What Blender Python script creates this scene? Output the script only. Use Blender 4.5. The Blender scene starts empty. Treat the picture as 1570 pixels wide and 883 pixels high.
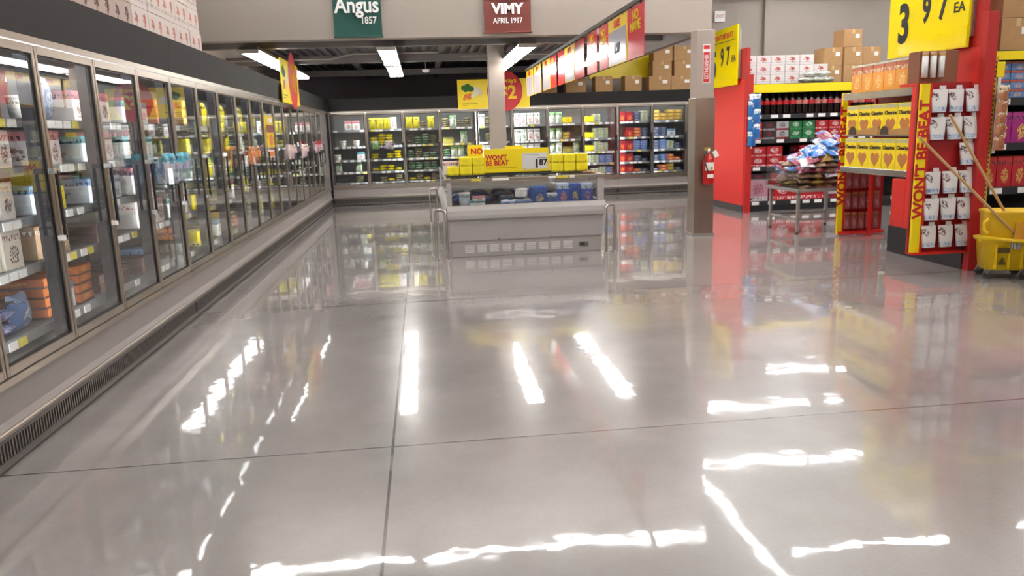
import bpy, bmesh, math, random
from mathutils import Vector, Matrix
R = random.Random(7)
S = bpy.context.scene
COL = S.collection
PI = math.pi

# ------------------------------------------------------------------ camera
F_PX, W_PX, H_PX = 1180.0, 1570.0, 883.0
PITCH, HEAD, ROLL, CAM_H = math.radians(11.404), math.radians(6.266), math.radians(1.9), 1.5
cam_data = bpy.data.cameras.new('camera')
cam = bpy.data.objects.new('camera', cam_data)
COL.objects.link(cam)
cam_data.sensor_width = 36.0
cam_data.lens = 36.0 * F_PX / W_PX
cam_data.clip_start = 0.05
cam_data.clip_end = 200
_fh = Vector((math.sin(HEAD), math.cos(HEAD), 0)); _rt = Vector((math.cos(HEAD), -math.sin(HEAD), 0)); _up = Vector((0, 0, 1))
_fw = _fh * math.cos(PITCH) - _up * math.sin(PITCH)
_u = _fh * math.sin(PITCH) + _up * math.cos(PITCH)
_X = _rt * math.cos(ROLL) - _u * math.sin(ROLL)
_Y = _rt * math.sin(ROLL) + _u * math.cos(ROLL)
m = Matrix((( _X.x, _Y.x, -_fw.x, 0), (_X.y, _Y.y, -_fw.y, 0), (_X.z, _Y.z, -_fw.z, CAM_H), (0, 0, 0, 1)))
cam.matrix_world = m
S.camera = cam

# ------------------------------------------------------------------ world, exposure
S.view_settings.view_transform = 'Standard'
S.view_settings.look = 'None'
S.view_settings.gamma = 1.0
S.view_settings.use_curve_mapping = False
S.view_settings.exposure = 0.5
w = bpy.data.worlds.new('world'); S.world = w; w.use_nodes = True
w.node_tree.nodes['Background'].inputs[0].default_value = (0.9, 0.92, 1.0, 1)
w.node_tree.nodes['Background'].inputs[1].default_value = 0.25
S.cycles.transparent_max_bounces = 32
S.cycles.max_bounces = 10
LAMP_HIGH = 38.0     # emission of the high hall tubes
LAMP_LOW = 19.0      # emission of the tubes under the low ceiling
LED = 15.0            # emission of the freezer light strips

# ------------------------------------------------------------------ materials
def lin(h):
    if isinstance(h, tuple): return h
    h = h.lstrip('#'); c = [int(h[i:i+2], 16) / 255 for i in (0, 2, 4)]
    return tuple(((x / 12.92) if x <= 0.04045 else ((x + 0.055) / 1.055) ** 2.4) for x in c) + (1.0,)
MATS = {}
def mat(name, color, rough=0.5, metal=0.0, emit=0.0, noise=0.0, nscale=8.0, bump=0.0, spec=None):
    if name in MATS: return MATS[name]
    M = bpy.data.materials.new(name); M.use_nodes = True
    nt = M.node_tree; b = nt.nodes['Principled BSDF']
    c = lin(color)
    b.inputs['Base Color'].default_value = c
    b.inputs['Roughness'].default_value = rough
    b.inputs['Metallic'].default_value = metal
    if spec is not None: b.inputs['Specular IOR Level'].default_value = spec
    if emit:
        b.inputs['Emission Color'].default_value = c
        b.inputs['Emission Strength'].default_value = emit
    if noise or bump:
        tc = nt.nodes.new('ShaderNodeTexCoord'); n = nt.nodes.new('ShaderNodeTexNoise')
        n.inputs['Scale'].default_value = nscale; n.inputs['Detail'].default_value = 4
        nt.links.new(tc.outputs['Object'], n.inputs['Vector'])
        if noise:
            mr = nt.nodes.new('ShaderNodeMapRange'); mr.inputs['To Min'].default_value = 1 - noise; mr.inputs['To Max'].default_value = 1 + noise
            mr.inputs['From Min'].default_value = 0.3; mr.inputs['From Max'].default_value = 0.7
            mx = nt.nodes.new('ShaderNodeVectorMath'); mx.operation = 'SCALE'; mx.inputs[0].default_value = c[:3]
            nt.links.new(n.outputs['Fac'], mr.inputs['Value']); nt.links.new(mr.outputs[0], mx.inputs['Scale'])
            nt.links.new(mx.outputs[0], b.inputs['Base Color'])
        if bump:
            bp = nt.nodes.new('ShaderNodeBump'); bp.inputs['Strength'].default_value = bump; bp.inputs['Distance'].default_value = 0.01
            nt.links.new(n.outputs['Fac'], bp.inputs['Height']); nt.links.new(bp.outputs[0], b.inputs['Normal'])
    MATS[name] = M
    return M

def glass_mat(name, tint=(0.93, 0.96, 0.95, 1), refl=1.0):
    if name in MATS: return MATS[name]
    M = bpy.data.materials.new(name); M.use_nodes = True
    nt = M.node_tree; nt.nodes.clear()
    o = nt.nodes.new('ShaderNodeOutputMaterial'); t = nt.nodes.new('ShaderNodeBsdfTransparent'); g = nt.nodes.new('ShaderNodeBsdfGlossy')
    t.inputs[0].default_value = tint; g.inputs['Roughness'].default_value = 0.01
    lw = nt.nodes.new('ShaderNodeLayerWeight'); lw.inputs[0].default_value = .5
    pw = nt.nodes.new('ShaderNodeMath'); pw.operation = 'POWER'; pw.inputs[1].default_value = 5.0; nt.links.new(lw.outputs['Facing'], pw.inputs[0])
    fr = nt.nodes.new('ShaderNodeMath'); fr.operation = 'MULTIPLY_ADD'; fr.inputs[1].default_value = .95; fr.inputs[2].default_value = .045; nt.links.new(pw.outputs[0], fr.inputs[0])
    ml = nt.nodes.new('ShaderNodeMath'); ml.operation = 'MULTIPLY'; ml.inputs[1].default_value = refl; ml.use_clamp = True
    mx = nt.nodes.new('ShaderNodeMixShader')
    nt.links.new(fr.outputs[0], ml.inputs[0]); nt.links.new(ml.outputs[0], mx.inputs[0])
    nt.links.new(t.outputs[0], mx.inputs[1]); nt.links.new(g.outputs[0], mx.inputs[2]); nt.links.new(mx.outputs[0], o.inputs[0])
    MATS[name] = M
    return M

def pkg(name, base, band, blob, style='box', rough=0.45, text='#2a2a34', lims=None):
    """printed packaging: a colour band, a picture blob and a line of dark print, varied from pack to pack"""
    if name in MATS: return MATS[name]
    M = bpy.data.materials.new(name); M.use_nodes = True
    nt = M.node_tree; N = nt.nodes; L = nt.links; b = N['Principled BSDF']; b.inputs['Roughness'].default_value = rough
    tc = N.new('ShaderNodeTexCoord'); sx = N.new('ShaderNodeSeparateXYZ'); L.new(tc.outputs['Generated'], sx.inputs[0])
    oi = N.new('ShaderNodeObjectInfo')
    def mth(op, a, c=None, clamp=False):
        n = N.new('ShaderNodeMath'); n.operation = op; n.use_clamp = clamp
        for i, v in enumerate((a, c)):
            if v is None: continue
            if isinstance(v, (int, float)): n.inputs[i].default_value = v
            else: L.new(v, n.inputs[i])
        return n.outputs[0]
    u = mth('ADD', sx.outputs[0], mth('MULTIPLY', sx.outputs[1], 0.7)); v = sx.outputs[2]
    cb = N.new('ShaderNodeCombineXYZ'); L.new(u, cb.inputs[0]); L.new(v, cb.inputs[1]); L.new(mth('MULTIPLY', oi.outputs['Random'], 40.0), cb.inputs[2])
    n1 = N.new('ShaderNodeTexNoise'); n1.inputs['Scale'].default_value = 5.0; n1.inputs['Detail'].default_value = 3; L.new(cb.outputs[0], n1.inputs['Vector'])
    nz = mth('MULTIPLY', mth('SUBTRACT', n1.outputs['Fac'], 0.5), 0.9)
    def mix(fac, a, c):
        n = N.new('ShaderNodeMix'); n.data_type = 'RGBA'
        L.new(fac, n.inputs[0])
        for i, q in ((6, a), (7, c)):
            if isinstance(q, (str, tuple)): n.inputs[i].default_value = lin(q)
            else: L.new(q, n.inputs[i])
        return n.outputs[2]
    if style == 'bag':
        f1 = mth('GREATER_THAN', mth('ADD', v, nz), 0.70)
        du = mth('SUBTRACT', u, 0.75); dv = mth('SUBTRACT', v, 0.38)
        lim = 0.10
    elif style == 'low':
        f1 = mth('LESS_THAN', v, 0.22)
        du = mth('SUBTRACT', u, 0.5); dv = mth('SUBTRACT', v, 0.6); lim = 0.07
    else:
        f1 = mth('GREATER_THAN', v, 0.72)
        du = mth('SUBTRACT', u, 0.55); dv = mth('SUBTRACT', v, 0.36); lim = 0.06
    if lims: lim = lims
    dd = mth('ADD', mth('MULTIPLY', du, du), mth('MULTIPLY', dv, dv))
    dd = mth('ADD', dd, mth('MULTIPLY', nz, 0.16 if not lims else 0.04))
    f2 = mth('LESS_THAN', dd, lim)
    c1 = mix(f1, base, band)
    n2 = N.new('ShaderNodeTexNoise'); n2.inputs['Scale'].default_value = 14; L.new(cb.outputs[0], n2.inputs['Vector'])
    rmp = N.new('ShaderNodeMapRange'); rmp.inputs[1].default_value = 0.42; rmp.inputs[2].default_value = 0.58; L.new(n2.outputs['Fac'], rmp.inputs[0])
    bl = mix(rmp.outputs[0], blob, base)
    c2 = mix(f2, c1, bl)
    mp = N.new('ShaderNodeMapping'); mp.inputs['Scale'].default_value = (26, 5, 1); L.new(cb.outputs[0], mp.inputs[0])
    n3 = N.new('ShaderNodeTexNoise'); n3.inputs['Scale'].default_value = 1.0; n3.inputs['Detail'].default_value = 1; L.new(mp.outputs[0], n3.inputs['Vector'])
    rows = mth('LESS_THAN', mth('ABSOLUTE', mth('SUBTRACT', v, 0.80 if style != 'low' else 0.12)), 0.07)
    f3 = mth('MULTIPLY', mth('GREATER_THAN', n3.outputs['Fac'], 0.53), rows)
    c3 = mix(f3, c2, text)
    L.new(c3, b.inputs['Base Color'])
    MATS[name] = M
    return M

# ------------------------------------------------------------------ mesh builder
class MB:
    def __init__(s): s.v = []; s.f = []; s.m = []; s.s = []
    def face(s, pts, mi=0, smooth=False):
        b = len(s.v); s.v += [tuple(p) for p in pts]; s.f.append(tuple(range(b, b + len(pts)))); s.m.append(mi); s.s.append(smooth)
    def raw(s, vs, fs, mi=0, smooth=False):
        b = len(s.v); s.v += [tuple(p) for p in vs]
        for f in fs: s.f.append(tuple(b + i for i in f)); s.m.append(mi); s.s.append(smooth)
        return s
    def box(s, x0, x1, y0, y1, z0, z1, mi=0, bev=0.0):
        if bev > 0:
            bm = bmesh.new(); bmesh.ops.create_cube(bm, size=1)
            for v in bm.verts: v.co = Vector((x0 + (v.co.x + .5) * (x1 - x0), y0 + (v.co.y + .5) * (y1 - y0), z0 + (v.co.z + .5) * (z1 - z0)))
            bmesh.ops.bevel(bm, geom=bm.edges[:], offset=bev, segments=2, affect='EDGES', profile=0.5)
            bm.verts.index_update()
            s.raw([v.co[:] for v in bm.verts], [[v.index for v in f.verts] for f in bm.faces], mi); bm.free(); return s
        vs = [(x0, y0, z0), (x1, y0, z0), (x1, y1, z0), (x0, y1, z0), (x0, y0, z1), (x1, y0, z1), (x1, y1, z1), (x0, y1, z1)]
        return s.raw(vs, [(0, 3, 2, 1), (4, 5, 6, 7), (0, 1, 5, 4), (1, 2, 6, 5), (2, 3, 7, 6), (3, 0, 4, 7)], mi)
    def tube(s, path, r, seg=10, mi=0, caps=True, closed=False):
        path = [Vector(p) for p in path]; n = len(path); rr = r if isinstance(r, (list, tuple)) else [r] * n
        rings = []; prev = None
        for i, p in enumerate(path):
            a = path[i - 1] if i > 0 else path[i]; c = path[i + 1] if i < n - 1 else path[i]
            d = (c - a).normalized()
            if prev is None:
                up = Vector((0, 0, 1)) if abs(d.z) < .9 else Vector((1, 0, 0)); q = d.cross(up).normalized()
            else: q = (prev - d * prev.dot(d)).normalized()
            prev = q; e = d.cross(q)
            rings.append([p + (q * math.cos(2 * PI * k / seg) + e * math.sin(2 * PI * k / seg)) * rr[i] for k in range(seg)])
        vs = [v for ring in rings for v in ring]; fs = []
        for i in range(n - 1):
            for k in range(seg):
                fs.append((i * seg + k, i * seg + (k + 1) % seg, (i + 1) * seg + (k + 1) % seg, (i + 1) * seg + k))
        s.raw(vs, fs, mi, True)
        if caps:
            s.face(list(reversed(rings[0])), mi); s.face(rings[-1], mi)
        return s
    def lathe(s, prof, seg=20, mi=0, cx=0, cy=0):
        n = len(prof); vs = [(cx + r * math.cos(2 * PI * k / seg), cy + r * math.sin(2 * PI * k / seg), z) for r, z in prof for k in range(seg)]
        fs = [(i * seg + k, i * seg + (k + 1) % seg, (i + 1) * seg + (k + 1) % seg, (i + 1) * seg + k) for i in range(n - 1) for k in range(seg)]
        return s.raw(vs, fs, mi, True)
    def prism(s, poly, y0, y1, mi=0):
        """polygon in x,z (counter-clockwise seen from -y) pushed from y0 to y1"""
        n = len(poly); vs = [(x, y0, z) for x, z in poly] + [(x, y1, z) for x, z in poly]
        fs = [tuple(range(n)), tuple(reversed(range(n, 2 * n)))] + [(i, i + n, (i + 1) % n + n, (i + 1) % n) for i in range(n)]
        return s.raw(vs, fs, mi)
    def prismx(s, poly, x0, x1, mi=0):
        """polygon in y,z pushed along x"""
        n = len(poly); vs = [(x0, y, z) for y, z in poly] + [(x1, y, z) for y, z in poly]
        fs = [tuple(reversed(range(n))), tuple(range(n, 2 * n))] + [(i, (i + 1) % n, (i + 1) % n + n, i + n) for i in range(n)]
        return s.raw(vs, fs, mi)
    def rot(s, ax, ang, c=(0, 0, 0), start=0):
        mt = Matrix.Translation(c) @ Matrix.Rotation(ang, 4, ax) @ Matrix.Translation([-x for x in c])
        for i in range(start, len(s.v)): s.v[i] = tuple(mt @ Vector(s.v[i]))
        return s
    def mesh(s, name, mats):
        me = bpy.data.meshes.new(name); me.from_pydata(s.v, [], s.f)
        for mm in (mats if isinstance(mats, (list, tuple)) else [mats]): me.materials.append(mm)
        me.polygons.foreach_set('material_index', s.m); me.polygons.foreach_set('use_smooth', s.s); me.update()
        return me
    def build(s, name, mats, parent=None, loc=None, rz=0):
        return link(name, s.mesh(name, mats), parent, loc, rz)
def link(name, me, parent=None, loc=None, rz=0):
    o = bpy.data.objects.new(name, me); COL.objects.link(o)
    if parent: o.parent = parent
    if loc is not None: o.location = loc
    if rz: o.rotation_euler.z = rz
    return o
def tag(o, label, cat, group=None):
    o['label'] = label; o['category'] = cat
    if group: o['group'] = group
    return o
def thing(name, label, cat, loc=(0, 0, 0), rz=0, group=None):
    o = bpy.data.objects.new(name, None); COL.objects.link(o); o.location = loc; o.rotation_euler.z = rz; o.empty_display_size = .1
    return tag(o, label, cat, group)
def struct(o): o['kind'] = 'structure'; return o
def dup(o, parent=None):
    c = o.copy(); COL.objects.link(c); c.parent = parent
    for ch in list(o.children): dup(ch, c)
    return c
def words(txt, size, mt, parent, loc, rz=0, bold=0.0, sx=1.0, shear=0.0, vertical=False, ext=0.002, align='CENTER', name='lettering', spacing=1.0, line=1.0):
    """raised lettering that faces local -y; vertical=True reads from bottom to top"""
    cu = bpy.data.curves.new('lettering', 'FONT'); cu.body = txt; cu.size = size; cu.align_x = align; cu.align_y = 'CENTER'
    cu.extrude = ext; cu.offset = bold; cu.shear = shear; cu.space_character = spacing; cu.space_line = line; cu.resolution_u = 3
    tmp = bpy.data.objects.new('lettering_tmp', cu); me = bpy.data.meshes.new_from_object(tmp)
    bpy.data.objects.remove(tmp); bpy.data.curves.remove(cu)
    me.transform(Matrix.Diagonal((sx, 1, 1, 1)))
    if vertical: me.transform(Matrix.Rotation(PI / 2, 4, 'Z'))
    me.transform(Matrix.Rotation(PI / 2, 4, 'X'))
    me.materials.clear(); me.materials.append(mt)
    return link(name, me, parent, loc, rz)
ORD = 'first second third fourth fifth sixth seventh eighth ninth tenth eleventh twelfth thirteenth fourteenth fifteenth sixteenth seventeenth eighteenth nineteenth twentieth'.split()
def nth(i): return ORD[i]
def disc(mb, cx, y, cz, rx, rz, seg=40, mi=0, th=.004):
    mb.prism([(cx + rx * math.cos(2 * PI * k / seg), cz + rz * math.sin(2 * PI * k / seg)) for k in range(seg)], y, y + th, mi)

wallc = mat('wall_paint_beige', '#a0968d', 0.75, noise=0.02, nscale=1.2)
dark = mat('charcoal_paint', '#4b474b', 0.55)
darkhdr = mat('header_charcoal', '#151314', 0.65)
black = mat('black_plastic', '#17171a', 0.45)
grey = mat('light_grey_enamel', '#938c88', 0.45)
alu = mat('brushed_aluminium', '#a39a8e', 0.3, 0.8)
steel = mat('stainless_steel', '#b9b5b0', 0.25, 0.95)
chrome = mat('chrome', '#e8e8e8', 0.12, 1.0)
white = mat('white_plastic', '#e9e7e4', 0.4)
paper = mat('white_tag_paper', '#f2f1ee', 0.6)
yellow = mat('sign_yellow', '#f7dc10', 0.35)
red = mat('gondola_red', '#d6281f', 0.4)
redd = mat('sign_red', '#c8202a', 0.4)
liner = mat('freezer_liner_grey', '#a2a5a4', 0.5)
shelfm = mat('shelf_grey', '#6e7071', 0.45)
brownc = mat('corrugated_cardboard', '#b08a5e', 0.8, noise=0.06, nscale=12)
tubem = mat('fluorescent_tube', (1.0, 0.985, 0.975, 1), 0.5, emit=LAMP_HIGH)
tubel = mat('fluorescent_tube_low', (1.0, 0.97, 0.93, 1), 0.5, emit=LAMP_LOW)
ledm = mat('freezer_led', (0.93, 0.97, 1.0, 1), 0.5, emit=LED)
glass = glass_mat('freezer_glass', (0.97, 0.98, 0.975, 1), 2.2)
acrylic = glass_mat('clear_acrylic', (0.93, 0.95, 0.97, 1), 1.2)

# ------------------------------------------------------------------ floor
def floor_material():
    M = bpy.data.materials.new('polished_concrete'); M.use_nodes = True
    nt = M.node_tree; N = nt.nodes; L = nt.links; b = N['Principled BSDF']
    tc = N.new('ShaderNodeTexCoord')
    n1 = N.new('ShaderNodeTexNoise'); n1.inputs['Scale'].default_value = 0.9; n1.inputs['Detail'].default_value = 6; n1.inputs['Roughness'].default_value = .6
    n2 = N.new('ShaderNodeTexNoise'); n2.inputs['Scale'].default_value = 60; n2.inputs['Detail'].default_value = 2
    L.new(tc.outputs['Object'], n1.inputs['Vector']); L.new(tc.outputs['Object'], n2.inputs['Vector'])
    cr = N.new('ShaderNodeValToRGB'); cr.color_ramp.elements[0].position = .3; cr.color_ramp.elements[1].position = .72
    cr.color_ramp.elements[0].color = lin('#8f8886'); cr.color_ramp.elements[1].color = lin('#a9a29f')
    L.new(n1.outputs['Fac'], cr.inputs[0])
    sp = N.new('ShaderNodeMapRange'); sp.inputs[1].default_value = .3; sp.inputs[2].default_value = .7; sp.inputs[3].default_value = .97; sp.inputs[4].default_value = 1.03
    L.new(n2.outputs['Fac'], sp.inputs[0])
    vm = N.new('ShaderNodeVectorMath'); vm.operation = 'SCALE'; L.new(cr.outputs[0], vm.inputs[0]); L.new(sp.outputs[0], vm.inputs['Scale'])
    sx = N.new('ShaderNodeSeparateXYZ'); L.new(tc.outputs['Object'], sx.inputs[0])
    def ln(axis, at, wd):
        a = N.new('ShaderNodeMath'); a.operation = 'SUBTRACT'; L.new(sx.outputs[axis], a.inputs[0]); a.inputs[1].default_value = at
        c = N.new('ShaderNodeMath'); c.operation = 'ABSOLUTE'; L.new(a.outputs[0], c.inputs[0])
        d = N.new('ShaderNodeMath'); d.operation = 'LESS_THAN'; L.new(c.outputs[0], d.inputs[0]); d.inputs[1].default_value = wd
        return d.outputs[0]
    tot = None
    for ax, at, wd in ((0, -.22, .0065), (1, 3.62, .005), (1, 7.0, .011), (1, 0.2, .005), (1, 10.4, .006), (0, -6.2, .005), (0, 8.6, .005)):
        q = ln(ax, at, wd)
        if tot is None: tot = q
        else:
            mm = N.new('ShaderNodeMath'); mm.operation = 'MAXIMUM'; L.new(tot, mm.inputs[0]); L.new(q, mm.inputs[1]); tot = mm.outputs[0]
    mx = N.new('ShaderNodeMix'); mx.data_type = 'RGBA'; L.new(tot, mx.inputs[0]); L.new(vm.outputs[0], mx.inputs[6]); mx.inputs[7].default_value = lin('#3c3835')
    L.new(mx.outputs[2], b.inputs['Base Color'])
    rr = N.new('ShaderNodeMapRange'); rr.inputs[1].default_value = .3; rr.inputs[2].default_value = .7; rr.inputs[3].default_value = .015; rr.inputs[4].default_value = .06
    n4 = N.new('ShaderNodeTexNoise'); n4.inputs['Scale'].default_value = 1.6; n4.inputs['Detail'].default_value = 5; L.new(tc.outputs['Object'], n4.inputs['Vector'])
    L.new(n4.outputs['Fac'], rr.inputs[0]); L.new(rr.outputs[0], b.inputs['Coat Roughness']); b.inputs['Coat Weight'].default_value = 1.0; b.inputs['Coat IOR'].default_value = 1.38; b.inputs['Roughness'].default_value = .24
    b.inputs['IOR'].default_value = 1.45
    b.inputs['Specular IOR Level'].default_value = .4
    n3 = N.new('ShaderNodeTexNoise'); n3.inputs['Scale'].default_value = 3.2; n3.inputs['Detail'].default_value = 2.5; n3.inputs['Roughness'].default_value = .5
    L.new(tc.outputs['Object'], n3.inputs['Vector'])
    bp = N.new('ShaderNodeBump'); bp.inputs['Strength'].default_value = .5; bp.inputs['Distance'].default_value = .0032
    L.new(n3.outputs['Fac'], bp.inputs['Height']); L.new(bp.outputs[0], b.inputs['Normal']); L.new(bp.outputs[0], b.inputs['Coat Normal'])
    return M
struct(MB().box(-3.4, 16, -9, 22, -.1, 0).build('floor', floor_material()))
# ------------------------------------------------------------------ walls and ceilings
ceilm = mat('hall_ceiling_white', '#c9c5bf', 0.8)
struct(MB().box(-3.6, -3.4, -9.2, 21.4, -.1, 6.2).build('wall_left', wallc))
struct(MB().box(16, 16.2, -9.2, 21.4, -.1, 6.2).build('wall_right', wallc))
struct(MB().box(-3.4, 16, -9.2, -9, -.1, 6.2).build('wall_front', wallc))
wb = MB(); wb.box(4.02, 16, 19.0, 19.2, -.1, 6.2); wb.box(8.50, 8.80, 18.86, 19.0, 0, 6.1)
struct(wb.build('wall_back', wallc))
lowm = mat('low_zone_dark_paint', '#7a7277', 0.7)
struct(MB().box(-3.4, 3.9, 21, 21.2, 0, 3.3).build('wall_stockroom', lowm))
struct(MB().box(-3.6, 16.2, -9.2, 21.4, 6.1, 6.3).build('ceiling', ceilm))
# bulkhead over the low zone with its return
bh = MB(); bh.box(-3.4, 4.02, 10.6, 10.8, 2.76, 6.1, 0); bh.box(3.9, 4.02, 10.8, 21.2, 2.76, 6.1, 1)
struct(bh.build('wall_bulkhead', [wallc, mat('bulkhead_inner_shade', '#6a6460', .7)]))  # darker grey of the return puts its shade into the colour
# low dark deck with ribs
ld = MB(); ld.box(-3.4, 3.9, 10.8, 21.0, 3.22, 3.3, 0)
x = -3.3
while x < 3.9:
    ld.box(x, x + .07, 10.8, 21, 3.17, 3.22, 0); x += .19
struct(ld.build('ceiling_low_deck', mat('dark_steel_deck', '#5a5458', 0.6)))
joistm = mat('dark_joist', '#55504f', 0.55)
for i, jx in enumerate((-2.9, -1.25, .45, 2.1, 3.45)):
    j = MB(); j.box(jx - .06, jx + .06, 10.85, 20.9, 2.98, 3.0); j.box(jx - .06, jx + .06, 10.85, 20.9, 3.13, 3.15); 
    y = 10.9; up = True
    while y < 20.6:
        a, b_ = (3.0, 3.13) if up else (3.13, 3.0)
        j.tube([(jx, y, a), (jx, y + .28, b_)], .009, 6); y += .28; up = not up
    struct(j.build('trim_joist_%d' % (i + 1), joistm))
for i, (by, bz) in enumerate(((12.4, 2.86), (14.8, 2.84), (18.2, 2.86))):
    struct(MB().box(-3.39, 3.89, by, by + .16, bz, bz + .13).build('trim_beam_%d' % (i + 1), mat('beam_grey', '#5d5856', .5)))
pipe = mat('grey_conduit', '#8c857f', .4, .3)
def conduit(label, path, r):
    mb = MB(); mb.tube(path, r, 8); o = mb.build('conduit', pipe); return tag(o, label, 'pipe')
conduit('thick grey pipe crossing under the dark low ceiling nearest the beige bulkhead', [(-3.35, 11.9, 2.93), (.2, 11.9, 2.93), (.42, 11.95, 2.95), (.5, 12.1, 2.97), (.5, 12.35, 2.97), (.5, 12.38, 2.97)], .035)
conduit('second grey pipe running beside the thick one under the dark low ceiling', [(-3.35, 11.72, 2.91), (.35, 11.72, 2.91), (.55, 11.76, 2.93), (.62, 11.9, 2.95), (.62, 12.38, 2.97)], .025)
conduit('thin pale conduit crossing the dark low ceiling behind the beige column', [(.8, 14.55, 2.9), (3.85, 14.55, 2.9)], .014)
conduit('pale conduit with a dog-leg bend over the wall-side freezers', [(-3.35, 14.4, 2.88), (-1.5, 14.4, 2.88), (-1.1, 14.4, 2.96), (.4, 14.4, 2.96)], .022)
# smoke detector
sd = thing('smoke_detector', 'small round white smoke detector hanging under the dark low ceiling', 'smoke detector', (.18, 16.6, 2.78))
MB().lathe([(0, .0), (.05, .0), (.075, .02), (.08, .045), (.08, .06), (0, .06)], 18).build('sensor_head', white, sd)
MB().box(-.012, .012, -.012, .012, .06, .2).build('mount', joistm, sd)
# wall trim pipe column on far wall is part of the wall; beige column behind the island
cl = thing('column', 'square beige painted column rising behind the chest freezer', 'column', (1.35, 13.75, 0))
MB().box(-.135, .135, -.135, .135, 0, 3.17, 0, .008).build('shaft', mat('column_paint', '#8f857b', .6), cl)
MB().box(-.16, .16, -.16, .16, 0, .06, 0, .004).build('base_plate', grey, cl)
# pillar
pl = thing('pillar', 'square pillar at the bulkhead end, steel clad below and beige above', 'pillar', (3.85, 10.47, 0))
MB().box(-.125, .125, -.125, .125, 1.88, 2.76, 0, .006).build('upper_shaft', wallc, pl)
MB().box(-.14, .14, -.14, .14, 0, 1.88, 0, .006).build('cladding', mat('worn_steel_cladding', '#94887c', .3, .75, noise=.12, nscale=3), pl)
MB().box(-.155, .155, -.155, .155, 0, .03, 0, .003).build('base_plate', grey, pl)
ps = thing('extinguisher_sign', 'narrow red and white vertical sign high on the steel clad pillar', 'sign', (3.86, 10.344, 2.07))
MB().box(-.05, .05, -.004, 0, 0, .5, 0).build('panel', white, ps)
a = MB(); a.box(-.042, .042, -.006, -.004, .01, .40); a.box(-.042, .042, -.006, -.004, .44, .49)
a.build('red_field', redd, ps)
words('EXTINGUISHER', .075, white, ps, (0, -.0085, .21), bold=.001, vertical=True, sx=.62)
# fire extinguisher
fe = thing('fire_extinguisher', 'red fire extinguisher with white tag hung on the steel clad pillar', 'fire extinguisher', (3.87, 10.23, .72))
MB().lathe([(0, 0), (.06, 0), (.072, .015), (.074, .03), (.074, .31), (.066, .35), (.04, .385), (.022, .395), (.022, .42), (0, .42)], 24).build('cylinder', mat('extinguisher_red', '#b81616', .25), fe)
lb = MB(); 
for z0, z1, a0, a1, mi in ((.19, .30, -2.5, -.6, 0), (.09, .14, -2.1, -.8, 0), (.2, .235, -1.6, -1.1, 1)):
    n = 12; vs = []
    for k in range(n + 1):
        t = a0 + (a1 - a0) * k / n; r_ = .0752 if mi == 0 else .0758; vs += [(r_ * math.cos(t), r_ * math.sin(t), z0), (r_ * math.cos(t), r_ * math.sin(t), z1)]
    lb.raw(vs, [(2 * k, 2 * k + 2, 2 * k + 3, 2 * k + 1) for k in range(n)], mi)
lb.build('label', [paper, mat('label_green', '#8da52b', .5)], fe)
v = MB(); v.lathe([(0, .42), (.025, .42), (.025, .46), (.015, .475), (0, .475)], 14); v.box(-.01, .01, -.03, .09, .462, .475); v.box(-.01, .01, -.02, .085, .485, .497); v.box(-.01, .01, -.02, -.008, .462, .49)
v.rot('Z', 1.9).build('valve', chrome, fe)
MB().lathe([(0, 0), (.022, 0), (.022, .014), (0, .014)], 14).rot('X', PI / 2).build('pressure_gauge', chrome, fe, (-.012, -.03, .445))
h = MB(); h.tube([(-.03, -.02, .44), (-.07, -.05, .42), (-.085, -.05, .36), (-.06, -.068, .26), (-.03, -.08, .16)], .009, 8); h.build('hose', black, fe)
MB().box(-.03, .03, -.002, .002, -.09, .0).rot('Y', -.5).build('inspection_tag', paper, fe, (.055, -.06, .45))

# ------------------------------------------------------------------ lamps
def lamp_proto(length, emat, ntube, width):
    o = bpy.data.objects.new('ceiling_lamp', None); COL.objects.link(o)
    hb = MB(); hb.prismx([(-width / 2, .0), (width / 2, .0), (width / 2 - .03, .06), (-width / 2 + .03, .06)], -length / 2, length / 2)
    hb.build('housing', mat('lamp_housing', '#5c5a5a', .5), o)
    for k in range(ntube):
        y = (k - (ntube - 1) / 2) * width / ntube
        MB().tube([(-length / 2 + .03, y, -.028), (length / 2 - .03, y, -.028)], .02, 8).build('tube', emat, o)
    MB().box(-length / 2, -length / 2 + .03, -width / 2, width / 2, -.05, .01).build('end_cap', white, o); MB().box(length / 2 - .03, length / 2, -width / 2, width / 2, -.05, .01).build('end_cap', white, o)
    for sx in (-1, 1): MB().tube([(sx * length * .38, 0, .06), (sx * length * .38, 0, .4)], .005, 6).build('hanger', joistm, o)
    return o
lowp = lamp_proto(2.4, tubel, 4, .27); first = True
LOWL = [(-2.3, 'over the wall-side freezers'), (-.42, 'in the middle of the low ceiling'), (1.6, 'behind the beige column'), (3.1, 'beside the bulkhead return')]
for lx, wh in LOWL:
    for ly, wy in ((12.6, 'near'), (15.2, 'far')):
        o = lowp if first else dup(lowp); first = False
        o.location = (lx, ly, 2.74); o.rotation_euler.z = PI / 2
        tag(o, 'bright four-tube fluorescent lamp %s, %s end of its row' % (wh, wy), 'lamp', 'lamps under the low ceiling')
hip = lamp_proto(2.4, tubem, 2, .085); first = True; HZ = 4.5
HL = [(-1.6, 10.25, 0), (.9, 10.25, 0), (2.7, 10.2, 0), (6.1, 9.5, 0), (5.5, 12.5, 0), (7.9, 12.45, 0), (6.9, 15.1, 0), (9.6, 15.1, 0), (4.5, 9.2, 1), (4.52, 11.7, 1), (9.2, 9.6, 0), (11.5, 12.45, 0), (11.8, 9.6, 0), (9.3, 17.4, 0), (13, 17.4, 0)]  # last two entries here are added lamps to brighten the far wall
for ry in (7.2, 4.6, -1.2, -6):
    for rx in (-.2, 3.0, 6.2, 9.6, 13): HL.append((rx, ry, 0))
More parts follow.
